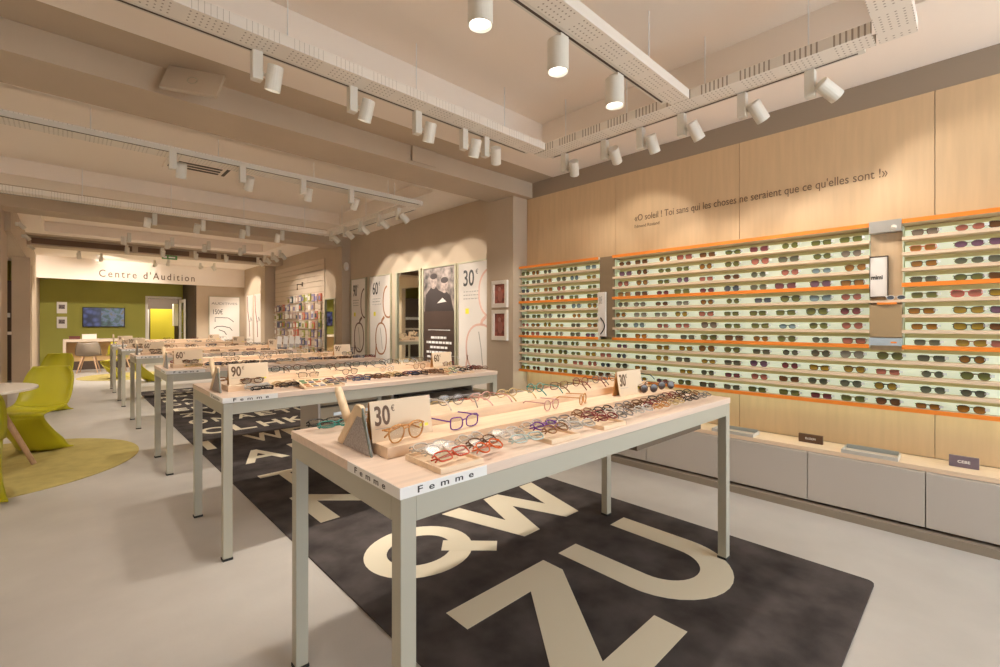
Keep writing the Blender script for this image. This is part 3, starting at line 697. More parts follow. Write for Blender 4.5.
# ------------------------------------------------------------------ eyewear
def lens_outline(shape, w, h, k=22):
    P = []
    for i in range(k):
        th = 2*PI*i/k; c, s = math.cos(th), math.sin(th)
        n = {'round': 2, 'oval': 2.2, 'square': 4, 'panto': 2.3, 'cat': 2.8, 'aviator': 2.5}[shape]
        x = w/2*math.copysign(abs(c)**(2/n), c); z = h/2*math.copysign(abs(s)**(2/n), s)
        if shape == 'panto': x *= 1+.14*z/(h/2)
        if shape == 'square': x *= 1+.06*z/(h/2)
        if shape == 'aviator':
            x *= 1+.10*z/(h/2)
            if s < 0: z *= 1+.10*c
        if shape == 'cat' and s > 0: z += h*.16*max(0, c)
        P.append((x, z))
    return P
DIM = {'round': (.046, .044), 'oval': (.051, .035), 'square': (.053, .036), 'panto': (.048, .042), 'cat': (.054, .038), 'aviator': (.054, .046)}
EYE = {}
def eyewear(shape, rr=.0016, scale=1.0):
    key = (shape, rr, scale)
    if key in EYE: return EYE[key]
    w, h = [v*scale for v in DIM[shape]]; gap = .017*scale; cx = w/2+gap/2; cz = h/2+.002
    def fr(folded):
        b = MB()
        for sx in (-1, 1): b.tube([(sx*(cx+x), 0, cz+z) for x, z in lens_outline(shape, w, h)], rr, 5, closed=True, r2=rr*1.5)
        b.tube([(-gap/2-.001, 0, cz+h*.14), (-gap/4, -.0015, cz+h*.24), (gap/4, -.0015, cz+h*.24), (gap/2+.001, 0, cz+h*.14)], rr*1.1, 5)
        e = cx+w/2
        for sx in (-1, 1):
            b.tube([(sx*(e-.001), 0, cz+h*.27), (sx*(e+.005), .002, cz+h*.29), (sx*(e+.006), .008, cz+h*.29)], rr*1.3, 5)
            if folded:
                yy = .011 if sx > 0 else .016
                b.tube([(sx*(e+.006), yy, cz+h*.29), (-sx*.01, yy+.001, cz+h*.27), (-sx*(e-.02), yy+.001, cz+h*.18), (-sx*(e+.004), yy, cz-h*.1)], rr*1.25, 5)
        return b.mesh('frame_'+shape, m_ink, True)
    def temple(sx):
        e = cx+w/2+.006
        b = MB(); b.tube([(sx*e, .008, cz+h*.29), (sx*(e+.001), .06, cz+h*.29), (sx*(e-.001), .098, cz+h*.26), (sx*(e-.004), .118, cz-.002), (sx*(e-.006), .134, cz-.0155)], [rr*1.2, rr*1.2, rr*1.3, rr*1.5, rr*1.5], 6)
        return b.mesh('temple', m_ink, True)
    def lens(sx):
        b = MB(); b.prism([(sx*(cx+x*.97), cz+z*.97) for x, z in lens_outline(shape, w, h)], 'y', -.0008, .0008); return b.mesh('lens', m_clear)
    e = cx+w/2
    tagm = MB().box(e-.004, e+.016, -.002, -.0005, cz-.004, cz+h*.36).mesh('price_tag', m_tag)
    EYE[key] = dict(folded=fr(True), open=fr(False), tl=temple(-1), tr=temple(1), ll=lens(-1), lr=lens(1), tag=tagm, h=h)
    return EYE[key]

FR = {'clear': (.62, .56, .50), 'red': (.50, .07, .03), 'redorange': (.62, .12, .03), 'tortoise': (.14, .06, .025), 'purple': (.15, .04, .28), 'teal': (.04, .25, .22), 'pale blue': (.42, .52, .50), 'dark red': (.20, .03, .03),
      'black': (.02, .018, .018), 'grey': (.22, .20, .19), 'brown': (.26, .12, .05), 'honey': (.52, .24, .07), 'pink': (.60, .34, .30), 'navy': (.04, .06, .13), 'silver': (.50, .48, .45), 'gold': (.50, .36, .16), 'white': (.72, .70, .68)}
for k, c in FR.items(): mat('acetate_'+k, c, .25, spec=.5)
SHAPES = ['round', 'oval', 'square', 'panto', 'cat', 'panto', 'square']
N_EYE = 0
def glasses(label, group, color, shape, loc, rot, opened=False, merged=False, lensm=None, cat='eyeglasses', name='eyeglasses', rr=.0025):
    global N_EYE; N_EYE += 1
    E = eyewear(shape, .0019 if opened else rr)
    t = thing(name, label, cat, loc, 0, group); t.rotation_euler = rot
    fm = MATS['acetate_'+color]
    f = link('frame', E['open' if opened else 'folded'], t); setmat(f, fm)
    for k in ('ll', 'lr'):
        l = link('lens', E[k], t)
        if lensm: setmat(l, lensm)
    if opened:
        for k in ('tl', 'tr'): o = link('temple', E[k], t); setmat(o, fm)
    return t

def riser(label, x0, x1, y0, y1, z0, h):
    t = MB().box(x0, x1, y0, y1, z0, z0+h).build('display_riser', m_riser, None, bevel=.0015)
    return tag(t, label, 'riser', 'wood risers on the tables')
def wooden_tray(label, x, y, z, w=.142, d=.178, tilt=0):
    t = thing('wooden_tray', label, 'tray', (x, y, z), 0, 'pale wooden trays on the tables'); t.rotation_euler = (tilt, 0, 0)
    MB().box(-w/2, w/2, -d/2, d/2, 0, .006).build('tray_base', m_traywood, t)
    MB().ring((-w/2-.005, w/2+.005, -d/2-.005, d/2+.005), (-w/2+.0002, w/2-.0002, -d/2+.0002, d/2-.0002), 'z', 0, .016).build('rim', m_traywood, t)
    return t
def price_card(label, x, y, z, price, w=.226, h=.127, group='tent price cards'):
    t = thing('price_card', label, 'price card', (x, y, z), 0, group)
    lean = .022
    p = MB(); p.prism([(0, 0), (.003, 0), (lean+.003, h), (lean, h)], 'x', 0, w); p.build('front_panel', m_card, t)
    p = MB(); p.prism([(lean*2, 0), (lean*2+.003, 0), (lean+.0062, h-.001), (lean+.0032, h-.001)], 'x', 0, w); p.build('back_panel', m_kraft, t)
    sl = math.atan2(lean, h)
    def put(o): o.location = (0, -.0006, 0); o.rotation_euler = (-sl, 0, 0)
    put(link('price_lettering', text_mesh(price, m_brown, box=(.014, .068, .050, .113), bold=.02), t))
    put(link('price_lettering', text_mesh('\u20ac', m_brown, box=(.074, .086, .091, .112)), t))
    b = MB(); b.box(.014, .085, -.0003, .0002, .040, .0415); put(b.build('text_line', m_grey, t))
    put(MB().box(w-.050, w-.036, -.0004, .0002, .026, .036).build('yellow_mark', m_yel, t)); put(MB().box(w-.030, w-.016, -.0004, .0002, .026, .036).build('yellow_mark', m_yel, t))
    return t
def desk_mirror(label, x, y, z, rz=0):
    """wood slab prop with felt side, mirror face and round handle; profile lies in the local YZ plane"""
    t = thing('table_mirror', label, 'mirror', (x, y, z), rz, 'wood handled table mirrors')
    MB().prism([(-.11, 0), (.098, 0), (-.014, .112), (-.05, .112)], 'x', 0, .010).build('felt_side', m_felt, t)
    MB().prism([(.0985, 0), (.128, 0), (.134, .012), (.004, .142), (-.010, .150), (-.035, .150), (-.0505, .1425), (-.0508, .1125), (-.0135, .1125)], 'x', -.003, .013).build('wood_slab', m_handle, t, bevel=.003)
    MB().prism([(-.1105, 0), (-.0505, .112), (-.0508, .143), (-.055, .143), (-.1165, 0)], 'x', -.001, .004).build('mirror_face', m_dkmir, t)
    hd = MB(); P0, P1 = Vector((.005, .062, .085)), Vector((.005, .152, .188)); d = P1-P0
    hd.tube([P0, P0+d*.15, P0+d*.9, P0+d*.97, P1], [.0135, .014, .014, .011, .005], 14); hd.build('handle', m_handle, t, smooth=True)
    return t

def lie(label, grp, col, x, y, z, rz=0, tl=-62, shape=None, merged=False):
    t = glasses(label, grp, col, shape or rnd.choice(SHAPES), (x, y, z+.021), (R(tl), 0, rz), rr=.0021 if y < 2 else .0025); return t

# --- first table
EYE_DONE = None
before = set(bpy.data.objects)
def table_goods(i):
    y0, y1 = TABLES[i]; T = TT; tw = TW[i]; g = 'eyeglasses on the %s table' % tw
    riser('low wood plank along the %s display table, the lower riser' % tw, .70, 2.50, y0+.24, y0+.40, T, .035)
    riser('taller wood plank along the %s display table, the back riser' % tw, .95, 2.50, y0+.402, y0+.60, T, .070)
    return y0, g
def folded_row(i, specs, ybase, pitch, rowname, z=TT):
    """specs: list of (x, tray, [colours front to back])"""
    g = 'eyeglasses on the %s table' % TW[i]
    for k, (x, tray, cols) in enumerate(specs):
        if tray: wooden_tray('pale wooden tray on the %s display table, %s place from the aisle' % (TW[i], ORD[k+1]), x, ybase+pitch*(len(cols)-1)/2+.012, z+.0003)
        for q, c in enumerate(cols):
            lie('%s folded eyeglasses, %s deep in %s group from aisle, %s, %s table' % (c, ORD[q+1], ORD[k+1], rowname, TW[i]), g, c, x+rnd.uniform(-.012, .012), ybase+pitch*q, z+(.0065 if tray else .0005), R(rnd.uniform(-9, 10)))
y0, g = table_goods(0)
G1 = [(1, 'red clear clear'), (0, 'redorange tortoise clear'), (0, 'pale_blue clear clear'), (1, 'brown purple clear'), (0, 'silver clear grey'), (1, 'dark_red dark_red brown'), (0, 'grey clear black'), (0, 'silver tortoise grey'),
      (0, 'honey dark_red tortoise'), (0, 'gold brown black'), (0, 'black tortoise dark_red'), (0, 'grey brown black')]
folded_row(0, [(.815+.152*k, a, b.replace('pale_blue', 'pale blue').replace('dark_red', 'dark red').replace(' ', ',').replace('pale,blue', 'pale blue').replace('dark,red', 'dark red').split(',')) for k, (a, b) in enumerate(G1)], y0+.040, .056, 'front edge')
price_card('cream 30 euro tent card beside the triangular mirror on the first table', .69, y0+.318, TT+.0355, '30')
price_card('cream 30 euro tent card near the far end of the first table', 2.05, y0+.30, TT+.0355, '30')
desk_mirror('triangular felt table mirror with round wood handle on the first table', .672, y0+.405, TT+.0005)
def stand(label, grp, col, x, y, z, rz=0, shape=None, opened=True, **kw): return glasses(label, grp, col, shape or rnd.choice(SHAPES), (x, y, z+.0015), (0, 0, rz), opened, **kw)
ZR, ZB = TT+.035, TT+.070
stand('honey brown open eyeglasses standing before the first 30 euro card', g, 'honey', .785, y0+.272, ZR, R(14), 'panto', opened=False, rr=.0017).scale = (1.32, 1.32, 1.32)
stand('purple open eyeglasses standing on the lower riser of the first table', g, 'purple', 1.03, y0+.285, ZR, R(7), 'cat').scale = (1.1, 1.1, 1.1)
stand('light tortoise open eyeglasses on the lower riser, middle of the first table', g, 'honey', 1.74, y0+.30, ZR, R(22), 'round')
stand('pink open eyeglasses on the lower riser, middle of the first table', g, 'pink', 1.52, y0+.30, ZR, R(8), 'round')
mdk = mat('lens_darkbrown', (.05, .03, .02), .15)
stand('dark round sunglasses on the lower riser beside the far 30 euro card', g, 'tortoise', 2.28, y0+.27, ZR, R(-22), 'round', lensm=mdk, cat='sunglasses', name='sunglasses')
stand('dark round sunglasses nearest the end of the first table riser', g, 'tortoise', 2.47, y0+.27, ZR, R(-22), 'round', lensm=mdk, cat='sunglasses', name='sunglasses')
for k, (x, c, s) in enumerate(((.99, 'clear', 'round'), (1.15, 'grey', 'panto'), (1.31, 'pink', 'oval'), (1.47, 'gold', 'oval'), (1.66, 'teal', 'round'), (1.84, 'tortoise', 'square'), (2.02, 'dark red', 'round'), (2.20, 'grey', 'round'), (2.36, 'brown', 'panto'), (2.51, 'navy', 'oval'))):
    stand('%s open eyeglasses on the back riser of the first table, %s from the aisle' % (c, ORD[k+1]), g, c, x, y0+.53, ZB, PI+R(rnd.uniform(-14, 14)), s)
folded_row(0, [(.72, 0, ['teal', 'black']), (.90, 0, ['brown', 'silver']), (1.08, 0, ['honey', 'pink']), (1.26, 0, ['grey', 'gold']), (1.44, 0, ['clear', 'red']), (1.62, 0, ['navy', 'brown']), (1.82, 0, ['clear', 'silver']), (2.02, 0, ['tortoise', 'pink']), (2.22, 0, ['pale blue', 'grey']), (2.42, 0, ['navy', 'silver']), (2.56, 0, ['pink', 'dark red'])], y0+.68, .062, 'back edge')

for o in list(bpy.data.objects):
    if o not in before and o.parent is None or o.name == 'display_table':
        o.location = PIVOT + Matrix.Rotation(TURN, 3, 'Z') @ (o.location-PIVOT); o.rotation_euler.z += TURN
# --- tables two to six
COLS = ['black', 'tortoise', 'navy', 'grey', 'brown', 'black', 'dark red', 'black', 'gold', 'black', 'tortoise', 'tortoise', 'silver']
PR = ['30', '90', '60', '60', '30', '90']
for i in range(1, 6):
    y0, g = table_goods(i); D = TABLES[i][1]-y0
    n = (12, 12, 9, 6, 4)[i-1]; dp = (3, 2, 1, 1, 1)[i-1]
    xs_ = [.84+1.74*k/(n-1) for k in range(n)]
    skip = {1: [2, 9], 2: []}.get(i, [])
    folded_row(i, [(x, (i == 2 and k in (1, 3, 5, 7)) or (i > 2 and k % 2 == 1), [rnd.choice(COLS) for q in range(dp)]) for k, x in enumerate(xs_) if k not in skip], y0+.058, .056, 'front edge')
    if i < 4: folded_row(i, [(x, 0, [rnd.choice(COLS)]) for x in [.80+1.78*k/(n-1) for k in range(n)]], y0+.66, .062, 'back edge')
    m = (11, 9, 7, 6, 4)[i-1]
    for k in range(m):
        c = rnd.choice(COLS); x = 1.02+1.5*k/(m-1)
        stand('%s open eyeglasses on the back riser of the %s table, %s from the aisle' % (c, TW[i], ORD[k+1]), g, c, x, y0+.52, ZB, PI+R(rnd.uniform(-16, 16)))
    if i < 3:
        for k in range(5):
            c = rnd.choice(COLS); x = 1.2+.3*k
            stand('%s open eyeglasses on the lower riser of the %s table, %s from the aisle' % (c, TW[i], ORD[k+1]), g, c, x, y0+.30, ZR, R(rnd.uniform(-18, 18)))
    price_card('cream %s euro tent card at the aisle end of the %s display table' % (PR[i], TW[i]), .715, y0+.275, ZR+.0005, PR[i], group='tent price cards')
    price_card('cream tent price card at the far end of the %s display table' % TW[i], 2.24, y0+.30, ZR+.0005, '60' if i == 1 else '90', w=.2)
    stand('thin %s eyeglasses standing before the aisle-end card, %s table' % ('dark' if i != 3 else 'black', TW[i]), g, 'tortoise', .84, y0+.256, ZR, R(-4), 'oval', opened=False)
    desk_mirror('triangular felt table mirror with wood handle on the %s display table' % TW[i], .655, y0+.33, TT+.0005)
# chip boards on the second table
for k, (x, lab) in enumerate(((1.20, 'tilted wooden board with rows of small colour chips, near the 90 euro card'), (2.32, 'tilted wooden board of small dark frames by the far card on the second table'))):
    t = wooden_tray(lab, x, TABLES[1][0]+.12, TT+.018, .25, .20, R(11))
    b = 0
    for r in range(4):
        for c in range(5):
            MB().box(-.105+.045*c, -.075+.045*c, -.08+.042*r, -.058+.042*r, .0062, .011).build('colour_chip', mat('chip%d' % rnd.randrange(7), [(.10, .12, .2), (.1, .2, .1), (.4, .15, .05), (.05, .05, .05), (.6, .58, .55), (.25, .3, .4), (.35, .25, .1)][rnd.randrange(7)], .4), t)
# brochures standing on the third table
for k in range(4):
    b = thing('brochure', 'white leaning brochure on the fourth table, %s of four' % ORD[k+1], 'brochure', (2.36+.09*k, 7.42, TT+.001), R(8)); b.rotation_euler = (R(-14), R(12), R(8))
    MB().box(-.035, .035, 0, .004, 0, .22).build('cover', m_paper, b); MB().box(-.030, .030, -.0006, -.0001, .03, .09).build('printed_band', m_grey, b)

# ------------------------------------------------------------------ sunglasses on the wall
SC = {'g': ('green', (.13, .145, .035)), 'k': ('grey-green', (.105, .115, .075)), 'b': ('brown', (.13, .055, .018)), 'o': ('amber', (.26, .115, .015)), 'y': ('olive yellow', (.30, .20, .02)), 'r': ('rose', (.36, .12, .085)),
      'm': ('plum', (.16, .04, .05)), 'p': ('violet', (.15, .075, .13)), 'u': ('blue', (.17, .26, .29)), 'n': ('slate blue', (.07, .09, .12)), 'e': ('pale grey', (.24, .24, .19)), 't': ('mottled', (.20, .16, .12)), 'a': ('orange', (.50, .20, .02))}
SUN = [
('A',1,'g3.776 o3.580 k3.397 g3.188 g3.029 u2.801'),
('B',1,'b2.399 b2.224 o1.987 r1.803 b1.602 g1.394 m1.200 g0.986 g0.787 g0.614'),
('C',1,'t0.234 r0.033 b-0.106'),
('A',2,'g3.776 k3.573 o3.397 k3.197 u3.017 y2.795'),
('B',2,'p2.394 b2.215 g1.989 g1.818 o1.617 g1.401 r1.192 k0.996 g0.782 t0.612'),
('C',2,'o0.244 p0.037 p-0.110'),
('A',3,'n3.768 y3.568 o3.387 r3.197 g3.005 g2.786'),
('B',3,'r2.419 o2.215 g1.999 p1.818 r1.613 b1.405 k1.204 r0.986 u0.787 o0.589'),
('C',3,'o0.239 k0.037 k-0.106'),
('A',4,'b3.771 g3.568 g3.376 m3.216 g3.023 g2.786'),
('B',4,'o2.409 b2.224 m2.008 g1.826 m1.606 n1.406 k1.204 m1.017 p0.793 o0.607'),
('C',4,'k0.241 g0.039 b-0.106'),
('A',5,'n3.761 g3.594 g3.414 b3.201 u2.993 y2.786'),
('B',5,'k2.419 e2.241 b2.017 e1.821 o1.606 g1.396 n1.172 g0.984 u0.793 r0.612'),
('C',5,'g0.237 r0.050 y-0.110'),
('A',6,'k3.761 g3.568 e3.393 k3.200 o2.987 g2.790'),
('B',6,'o2.446 e2.234 e2.025 y1.832 r1.612 g1.407 g1.208 g1.014 g0.815 m0.617'),
('C',6,'o0.251 y0.039 p-0.114'),
('A',7,'r3.761 o3.582 y3.400 y3.223 k2.999 o2.784'),
('B',7,'k2.434 u2.248 r2.006 r1.821 t1.589 g1.398 g1.192 u1.002 g0.804 r0.607'),
('C',7,'o0.237 y0.039 b-0.110'),
('A',8,'b3.768 r3.587 k3.403 e3.229 k3.005 p2.809'),
('B',8,'k2.439 a2.227 e2.017 k1.775 g1.591 b1.387 o1.187 g1.008 k0.791 r0.597'),
('C',8,'k0.224 y0.028 r-0.114'),
('D',9,'g3.755 g3.584 g3.382 k3.182 g3.009 o2.799 y2.623 p2.432 k2.229 y2.005 y1.791 o1.608 g1.402 k1.183 k0.983 k0.792 e0.608 g0.406 k0.205 o0.025'),
('D',10,'k3.739 b3.556 g3.370 g3.174 g2.998 y2.804 r2.620 n2.438 k2.229 y2.011 k1.816 y1.593 k1.399 p1.202 m0.987 y0.800 y0.595 r0.417 k0.199 g0.010'),
('D',11,'k3.749 g3.569 k3.370 y3.177 r2.969 r2.784 n2.623 k2.438 o2.229 k2.013 y1.788 k1.600 m1.399 r1.198 b0.993 k0.809 k0.615 y0.428 k0.198 k0.020'),
('D',12,'y3.749 b3.569 b3.373 y3.177 k2.982 g2.807 b2.637 y2.223 p2.011 g1.802 k1.603 k1.405 g1.213 g0.991 m0.788 g0.603 b0.415 o0.221 o0.028'),

]
sun_frames = [mat('sun_frame_dark', (.035, .025, .02), .3), mat('sun_frame_brown', (.12, .05, .02), .3), mat('sun_frame_metal', (.30, .24, .15), .3, metal=.6)]
WHERE = {'A': 'from the pillar', 'B': 'from the sign column', 'C': 'beyond the card column', 'D': 'from the pillar'}
sr = random.Random(3); NS = 0
for bay, row, s in SUN:
    for k, tok in enumerate(s.split()):
        col = tok[0]; y = min(3.742, float(tok[1:])); nm, cc = SC[col]
        big = bay in 'BCD' and sr.random() < .3
        shape = sr.choice(['oval', 'square', 'panto', 'aviator', 'round', 'cat', 'square', 'panto'])
        sc = sr.choice([.92, 1.0, 1.06])*(1.06 if big else 1)
        if bay == 'C': sc = 1.06 if k == 1 else 1.0; shape = ('square', 'cat', 'cat')[k] if row > 4 or k != 1 else 'oval'
        if (bay, row, k) == ('C', 8, 1): shape = 'cat'
        E = eyewear(shape, sr.choice((.0012, .0017, .0023)), sc)
        t = thing('sunglasses', '%s %s sunglasses, %s %s, %s shelf from the top' % (nm, {'panto': 'rounded', 'cat': 'cat-eye'}.get(shape, shape), ORD[k+1], WHERE[bay], ORD[row]), 'sunglasses', (3.985, y, ZT[row]+.002), -PI/2+R(sr.uniform(-5, 5)), 'sunglasses on the wall shelves')
        fm = sr.choice(sun_frames)
        if (bay, row, k) == ('C', 5, 1): fm = mat('sun_frame_pink', (.62, .10, .09), .3)
        if (bay, row, k) == ('C', 8, 1): fm = mat('sun_frame_red', (.30, .02, .03), .3)
        if (bay, row, k) == ('C', 2, 0): fm = mat('sun_frame_orange', (.62, .16, .05), .3)
        f = link('frame', E['folded'], t); setmat(f, fm)
        lm = MATS.get('lens_'+nm) or sun_lens('lens_'+nm, cc)
        for q in ('ll', 'lr'): l = link('lens', E[q], t); setmat(l, lm)
        link('price_tag', E['tag'], t); NS += 1
E = eyewear('oval', .0017, .8)
t = thing('sunglasses', 'small white framed sunglasses on the ledge of the card column', 'sunglasses', (3.965, .375, 1.135+.3375), -PI/2)
setmat(link('frame', E['folded'], t), mat('sun_frame_white', (.75, .72, .7), .3))
for q in ('ll', 'lr'): setmat(link('lens', E[q], t), MATS['lens_slate blue'])
print('eyeglasses', N_EYE, 'sunglasses', NS)
# ------------------------------------------------------------------ ceiling fittings
def cable_tray(label, p0, p1, z, w=.20, slot_side=0, wires=4):
    """white perforated channel hung on thin wires; slot_side +1/-1: side that carries the black lamp track"""
    p0, p1 = Vector((*p0, z)), Vector((*p1, z)); L = (p1-p0).length; a = math.atan2(p1.y-p0.y, p1.x-p0.x)
    t = thing('cable_tray', label, 'cable tray', (p0+p1)/2, a, 'white perforated cable trays'); h = L/2
    b = MB(); b.prism([(-w/2, 0), (w/2, 0), (w/2, .06), (w/2-.004, .06), (w/2-.004, .004), (-w/2+.004, .004), (-w/2+.004, .06), (-w/2, .06)], 'x', -h, h)
    b.build('channel', m_tray, t)
    if slot_side:
        s = slot_side
        y0, y1 = sorted((s*(w/2+.002), s*(w/2+.045)))
        k = MB().box(-h+.05, h-.05, y0, y1, 0, .035).build('lamp_track', m_lamp, t)
        MB().box(-h+.08, h-.08, (y0+y1)/2-.007, (y0+y1)/2+.007, -.0015, -.0002).build('track_slot', m_dark, k)
    for q in range(wires):
        x = -h+L*(q+.5)/wires
        MB().tube([(x, 0, .004), (x, 0, 3.21-z)], .004, 6).build('hanger_wire', m_label, t)
    return t
ZC = 2.80
cable_tray('white perforated tray along the near side of the first beam', (-1.2, 2.62), (2.96, 2.62), ZC, .14, 1, 5)
cable_tray('white perforated tray along the sunglasses wall ceiling', (3.05, .375), (3.05, 2.69), ZC, .15, -1, 4)
cable_tray('white perforated tray across the ceiling above the first table, with cylinder lamps', (-1.2, 1.375), (2.97, 1.375), ZC, .125, 1, 5)
cable_tray('white perforated tray across the ceiling nearest the shop window', (-1.2, .285), (3.13, .285), ZC, .15, 0, 5)
cable_tray('white perforated tray just behind the first beam', (-1.2, 4.92), (3.26, 4.92), ZC, .16, -1, 5)
cable_tray('white perforated tray in front of the second beam', (-1.2, 7.56), (3.25, 7.56), ZC, .16, 1, 5)
cable_tray('white perforated tray over the posters between two beams', (3.20, 5.02), (3.20, 7.45), ZC, .14, -1, 3)

me_box = MB().box(-.026, .026, -.026, .026, -.155, .0).mesh('driver_box', m_lamp)
def head_mesh():
    b = MB(); n = 20; prof = [(.0, .07), (.043, .07), (.045, .066), (.045, -.072), (.040, -.072), (.036, -.05), (.0, -.05)]
    V = [[b.bm.verts.new((r*math.cos(2*PI*k/n), r*math.sin(2*PI*k/n), z)) for k in range(n)] for r, z in prof[1:-1]]
    for i in range(len(V)-1):
        for k in range(n): b.bm.faces.new((V[i][k], V[i][(k+1) % n], V[i+1][(k+1) % n], V[i+1][k]))
    b.bm.faces.new(V[0]); b.bm.faces.new(V[-1])
    return b.mesh('lamp_head', m_lamp)
me_head = head_mesh(); me_lens = MB().disc((0, 0), .034, -.0525, -.0515, 20).mesh('lamp_lens', m_glow)
def spot(label, x, y, aim, watts, side=(.085, 0), cone=75, lit=True, group='white track spotlights', z=ZC, blend=.5, size=.035):
    t = thing('track_spotlight', label, 'spotlight', (x, y, z), 0, group)
    bx = link('driver_box', me_box, t, bevel=.004)
    hp = Vector((side[0], side[1], -.135))
    d = (Vector(aim)-(Vector((x, y, z))+hp)).normalized()
    h = link('lamp_head', me_head, t); h.location = hp; h.rotation_mode = 'QUATERNION'; h.scale = (.9, .9, .92); h.rotation_quaternion = d.to_track_quat('-Z', 'Y')
    link('lamp_lens', me_lens, h)
    a = MB().tube([(0, 0, -.11), (side[0]*.55, side[1]*.55, -.12)], .010, 8).build('pivot', m_lamp, t)
    if lit and watts:
        L = bpy.data.lights.new('spot_beam', 'SPOT'); L.energy = watts; L.spot_size = R(cone); L.spot_blend = blend; L.shadow_soft_size = size; L.color = (1, .90, .78)
        o = bpy.data.objects.new('spot_beam', L); C.objects.link(o); o.parent = h; o.location = (0, 0, -.085)
    return t
def cylinder_lamp(label, x, y, watts, cone=95):
    t = thing('cylinder_lamp', label, 'spotlight', (x, y, ZC), 0, 'large white cylinder lamps')
    MB().box(-.012, .05, -.03, .03, -.03, 0).build('track_adapter', m_lamp, t)
    b = MB(); n = 32; prof = [(.052, -.03), (.055, -.033), (.055, -.19), (.050, -.19), (.046, -.165)]
    V = [[b.bm.verts.new((r*math.cos(2*PI*k/n), r*math.sin(2*PI*k/n), z)) for k in range(n)] for r, z in prof]
    for i in range(len(V)-1):
        for k in range(n): b.bm.faces.new((V[i][k], V[i][(k+1) % n], V[i+1][(k+1) % n], V[i+1][k]))
    b.bm.faces.new(V[0]); b.bm.faces.new(V[-1]); b.build('lamp_body', m_lamp, t)
    MB().disc((0, 0), .044, -.178, -.175, 32).build('lamp_lens', m_glow, t)
    L = bpy.data.lights.new('spot_beam', 'SPOT'); L.energy = watts; L.spot_size = R(cone); L.spot_blend = .9; L.shadow_soft_size = .05; L.color = (1, .90, .78)
    o = bpy.data.objects.new('spot_beam', L); C.objects.link(o); o.parent = t; o.location = (0, 0, -.20)
    return t
W = .85
# over the first table
for k, x in enumerate((.28, .79, 1.30, 1.83, 2.36)):
    cylinder_lamp('large white cylinder lamp above the first table, %s along its tray' % ORD[k+1], x, 1.49, (22, 34, 40, 44, 44)[k]*W)
# sunglasses wall
for k, (y, ay, w) in enumerate(((2.50, 3.1, 75), (2.09, 2.35, 95), (1.77, 1.75, 60), (1.45, 1.1, 60), (1.05, .6, 65), (.68, .0, 75))):
    spot('white spotlight aimed at the sunglasses wall, %s from the pillar' % ORD[k+1], 3.165, y, (4.1, ay-.1, (1.7, 1.95, 1.3, 1.4, 1.5, 1.9)[k]), w*W*(.13, .20, .30, .34, .36, .22)[k], (.02, -.085), 78)
# along the first beam
for k, (x, a) in enumerate(((.75, (.7, 3.5, 0)), (1.30, (1.2, 3.45, .5)), (1.78, (1.9, 3.45, .5)), (2.20, (2.3, 3.4, .5)), (2.42, (3.4, 3.6, 1.2)))):
    spot('white spotlight on the tray before the first beam, %s from the aisle' % ORD[k+1], x, 2.715, a, 55*W, (.075, -.045), 72)
# behind the first beam
for k, x in enumerate((.66, 1.2, 1.76, 2.28)):
    spot('white spotlight on the tray behind the first beam, %s from the aisle' % ORD[k+1], x, 4.79, (x+.1, 6.2 if k % 2 else 5.6, .9), 62*W, (.07, .05), 72)
for k, x in enumerate((.86, 1.42, 2.0, 2.5)):
    spot('white spotlight on the tray before the second beam, %s from the aisle' % ORD[k+1], x, 7.69, (x-.3, 8.6 if k % 2 else 8.2, .5), 62*W, (-.08, -.03), 72)
for k, y in enumerate((7.2, 6.7, 6.2, 5.65, 5.15)):
    spot('white spotlight aimed at the tall posters, %s from the second beam' % ORD[k+1], 3.09, y, (4.1, y-.15, 1.8), 80*W, (.04, -.08), 78)
for k, x in enumerate((.74, 1.32, 1.86, 2.44)):
    spot('white spotlight just behind the second beam, %s from the aisle' % ORD[k+1], x, 9.62, (x, 11 if k % 2 else 10.4, .8), 66*W, (-.07, -.04), 76)
for k, y in enumerate((11.2, 10.7, 10.2, 9.75)):
    spot('white spotlight aimed at the accessories wall, %s from the third beam' % ORD[k+1], 3.12, y, (4.1, y+.2, 1.7), 42*W, (.04, -.08), 80)
for k, x in enumerate((.9, 1.5, 2.1, 2.7)):
    spot('small white spotlight on the third beam, %s from the aisle' % ORD[k+1], x, 12.2, (x, 13.6 if k % 2 else 13, .3), 90*W, (.0, -.085), 95, z=2.95)
for k, (x, y, a) in enumerate(((.55, 15.0, (.9, 16.19, 2.70)), (2.7, 15.0, (2.5, 16.19, 2.72)), (1.7, 15.2, (1.6, 16.19, 2.65)))):
    spot('small white spotlight near the hearing centre soffit, %s from the side pillars' % ORD[k+1], x, y, a, (11, 11, 9)[k]*W, (.0, -.085), 80, z=3.0)
for k, (x, y, a) in enumerate(((1.9, 14.4, (1.5, 15.2, 0)), (.2, 14.2, (.4, 15.2, 0)), (3.0, 14.8, (4.0, 15.0, 1.4)), (.6, 14.6, (.4, 18.3, 1.4)))):  # extra lamps added to brighten the far bay and green wall
    spot('added white spotlight brightening the last ceiling bay, %s counted along the room' % ORD[k+1], x, y, a, 185*W, (.0, .085), 110, z=3.0)
# lamps added out of frame over the seating corner, to light what is seen
for k, (x, y, a) in enumerate(((-.6, 4.79, (-.5, 5.3, 0)), (-.8, 7.69, (-.8, 8.3, 0)), (-.9, 9.9, (-.5, 9.9, 0)))):
    spot('added unseen spotlight above the seating corner, %s counted along the room' % ORD[k+1], x, y, a, 52*W, (.07, -.04), 100)

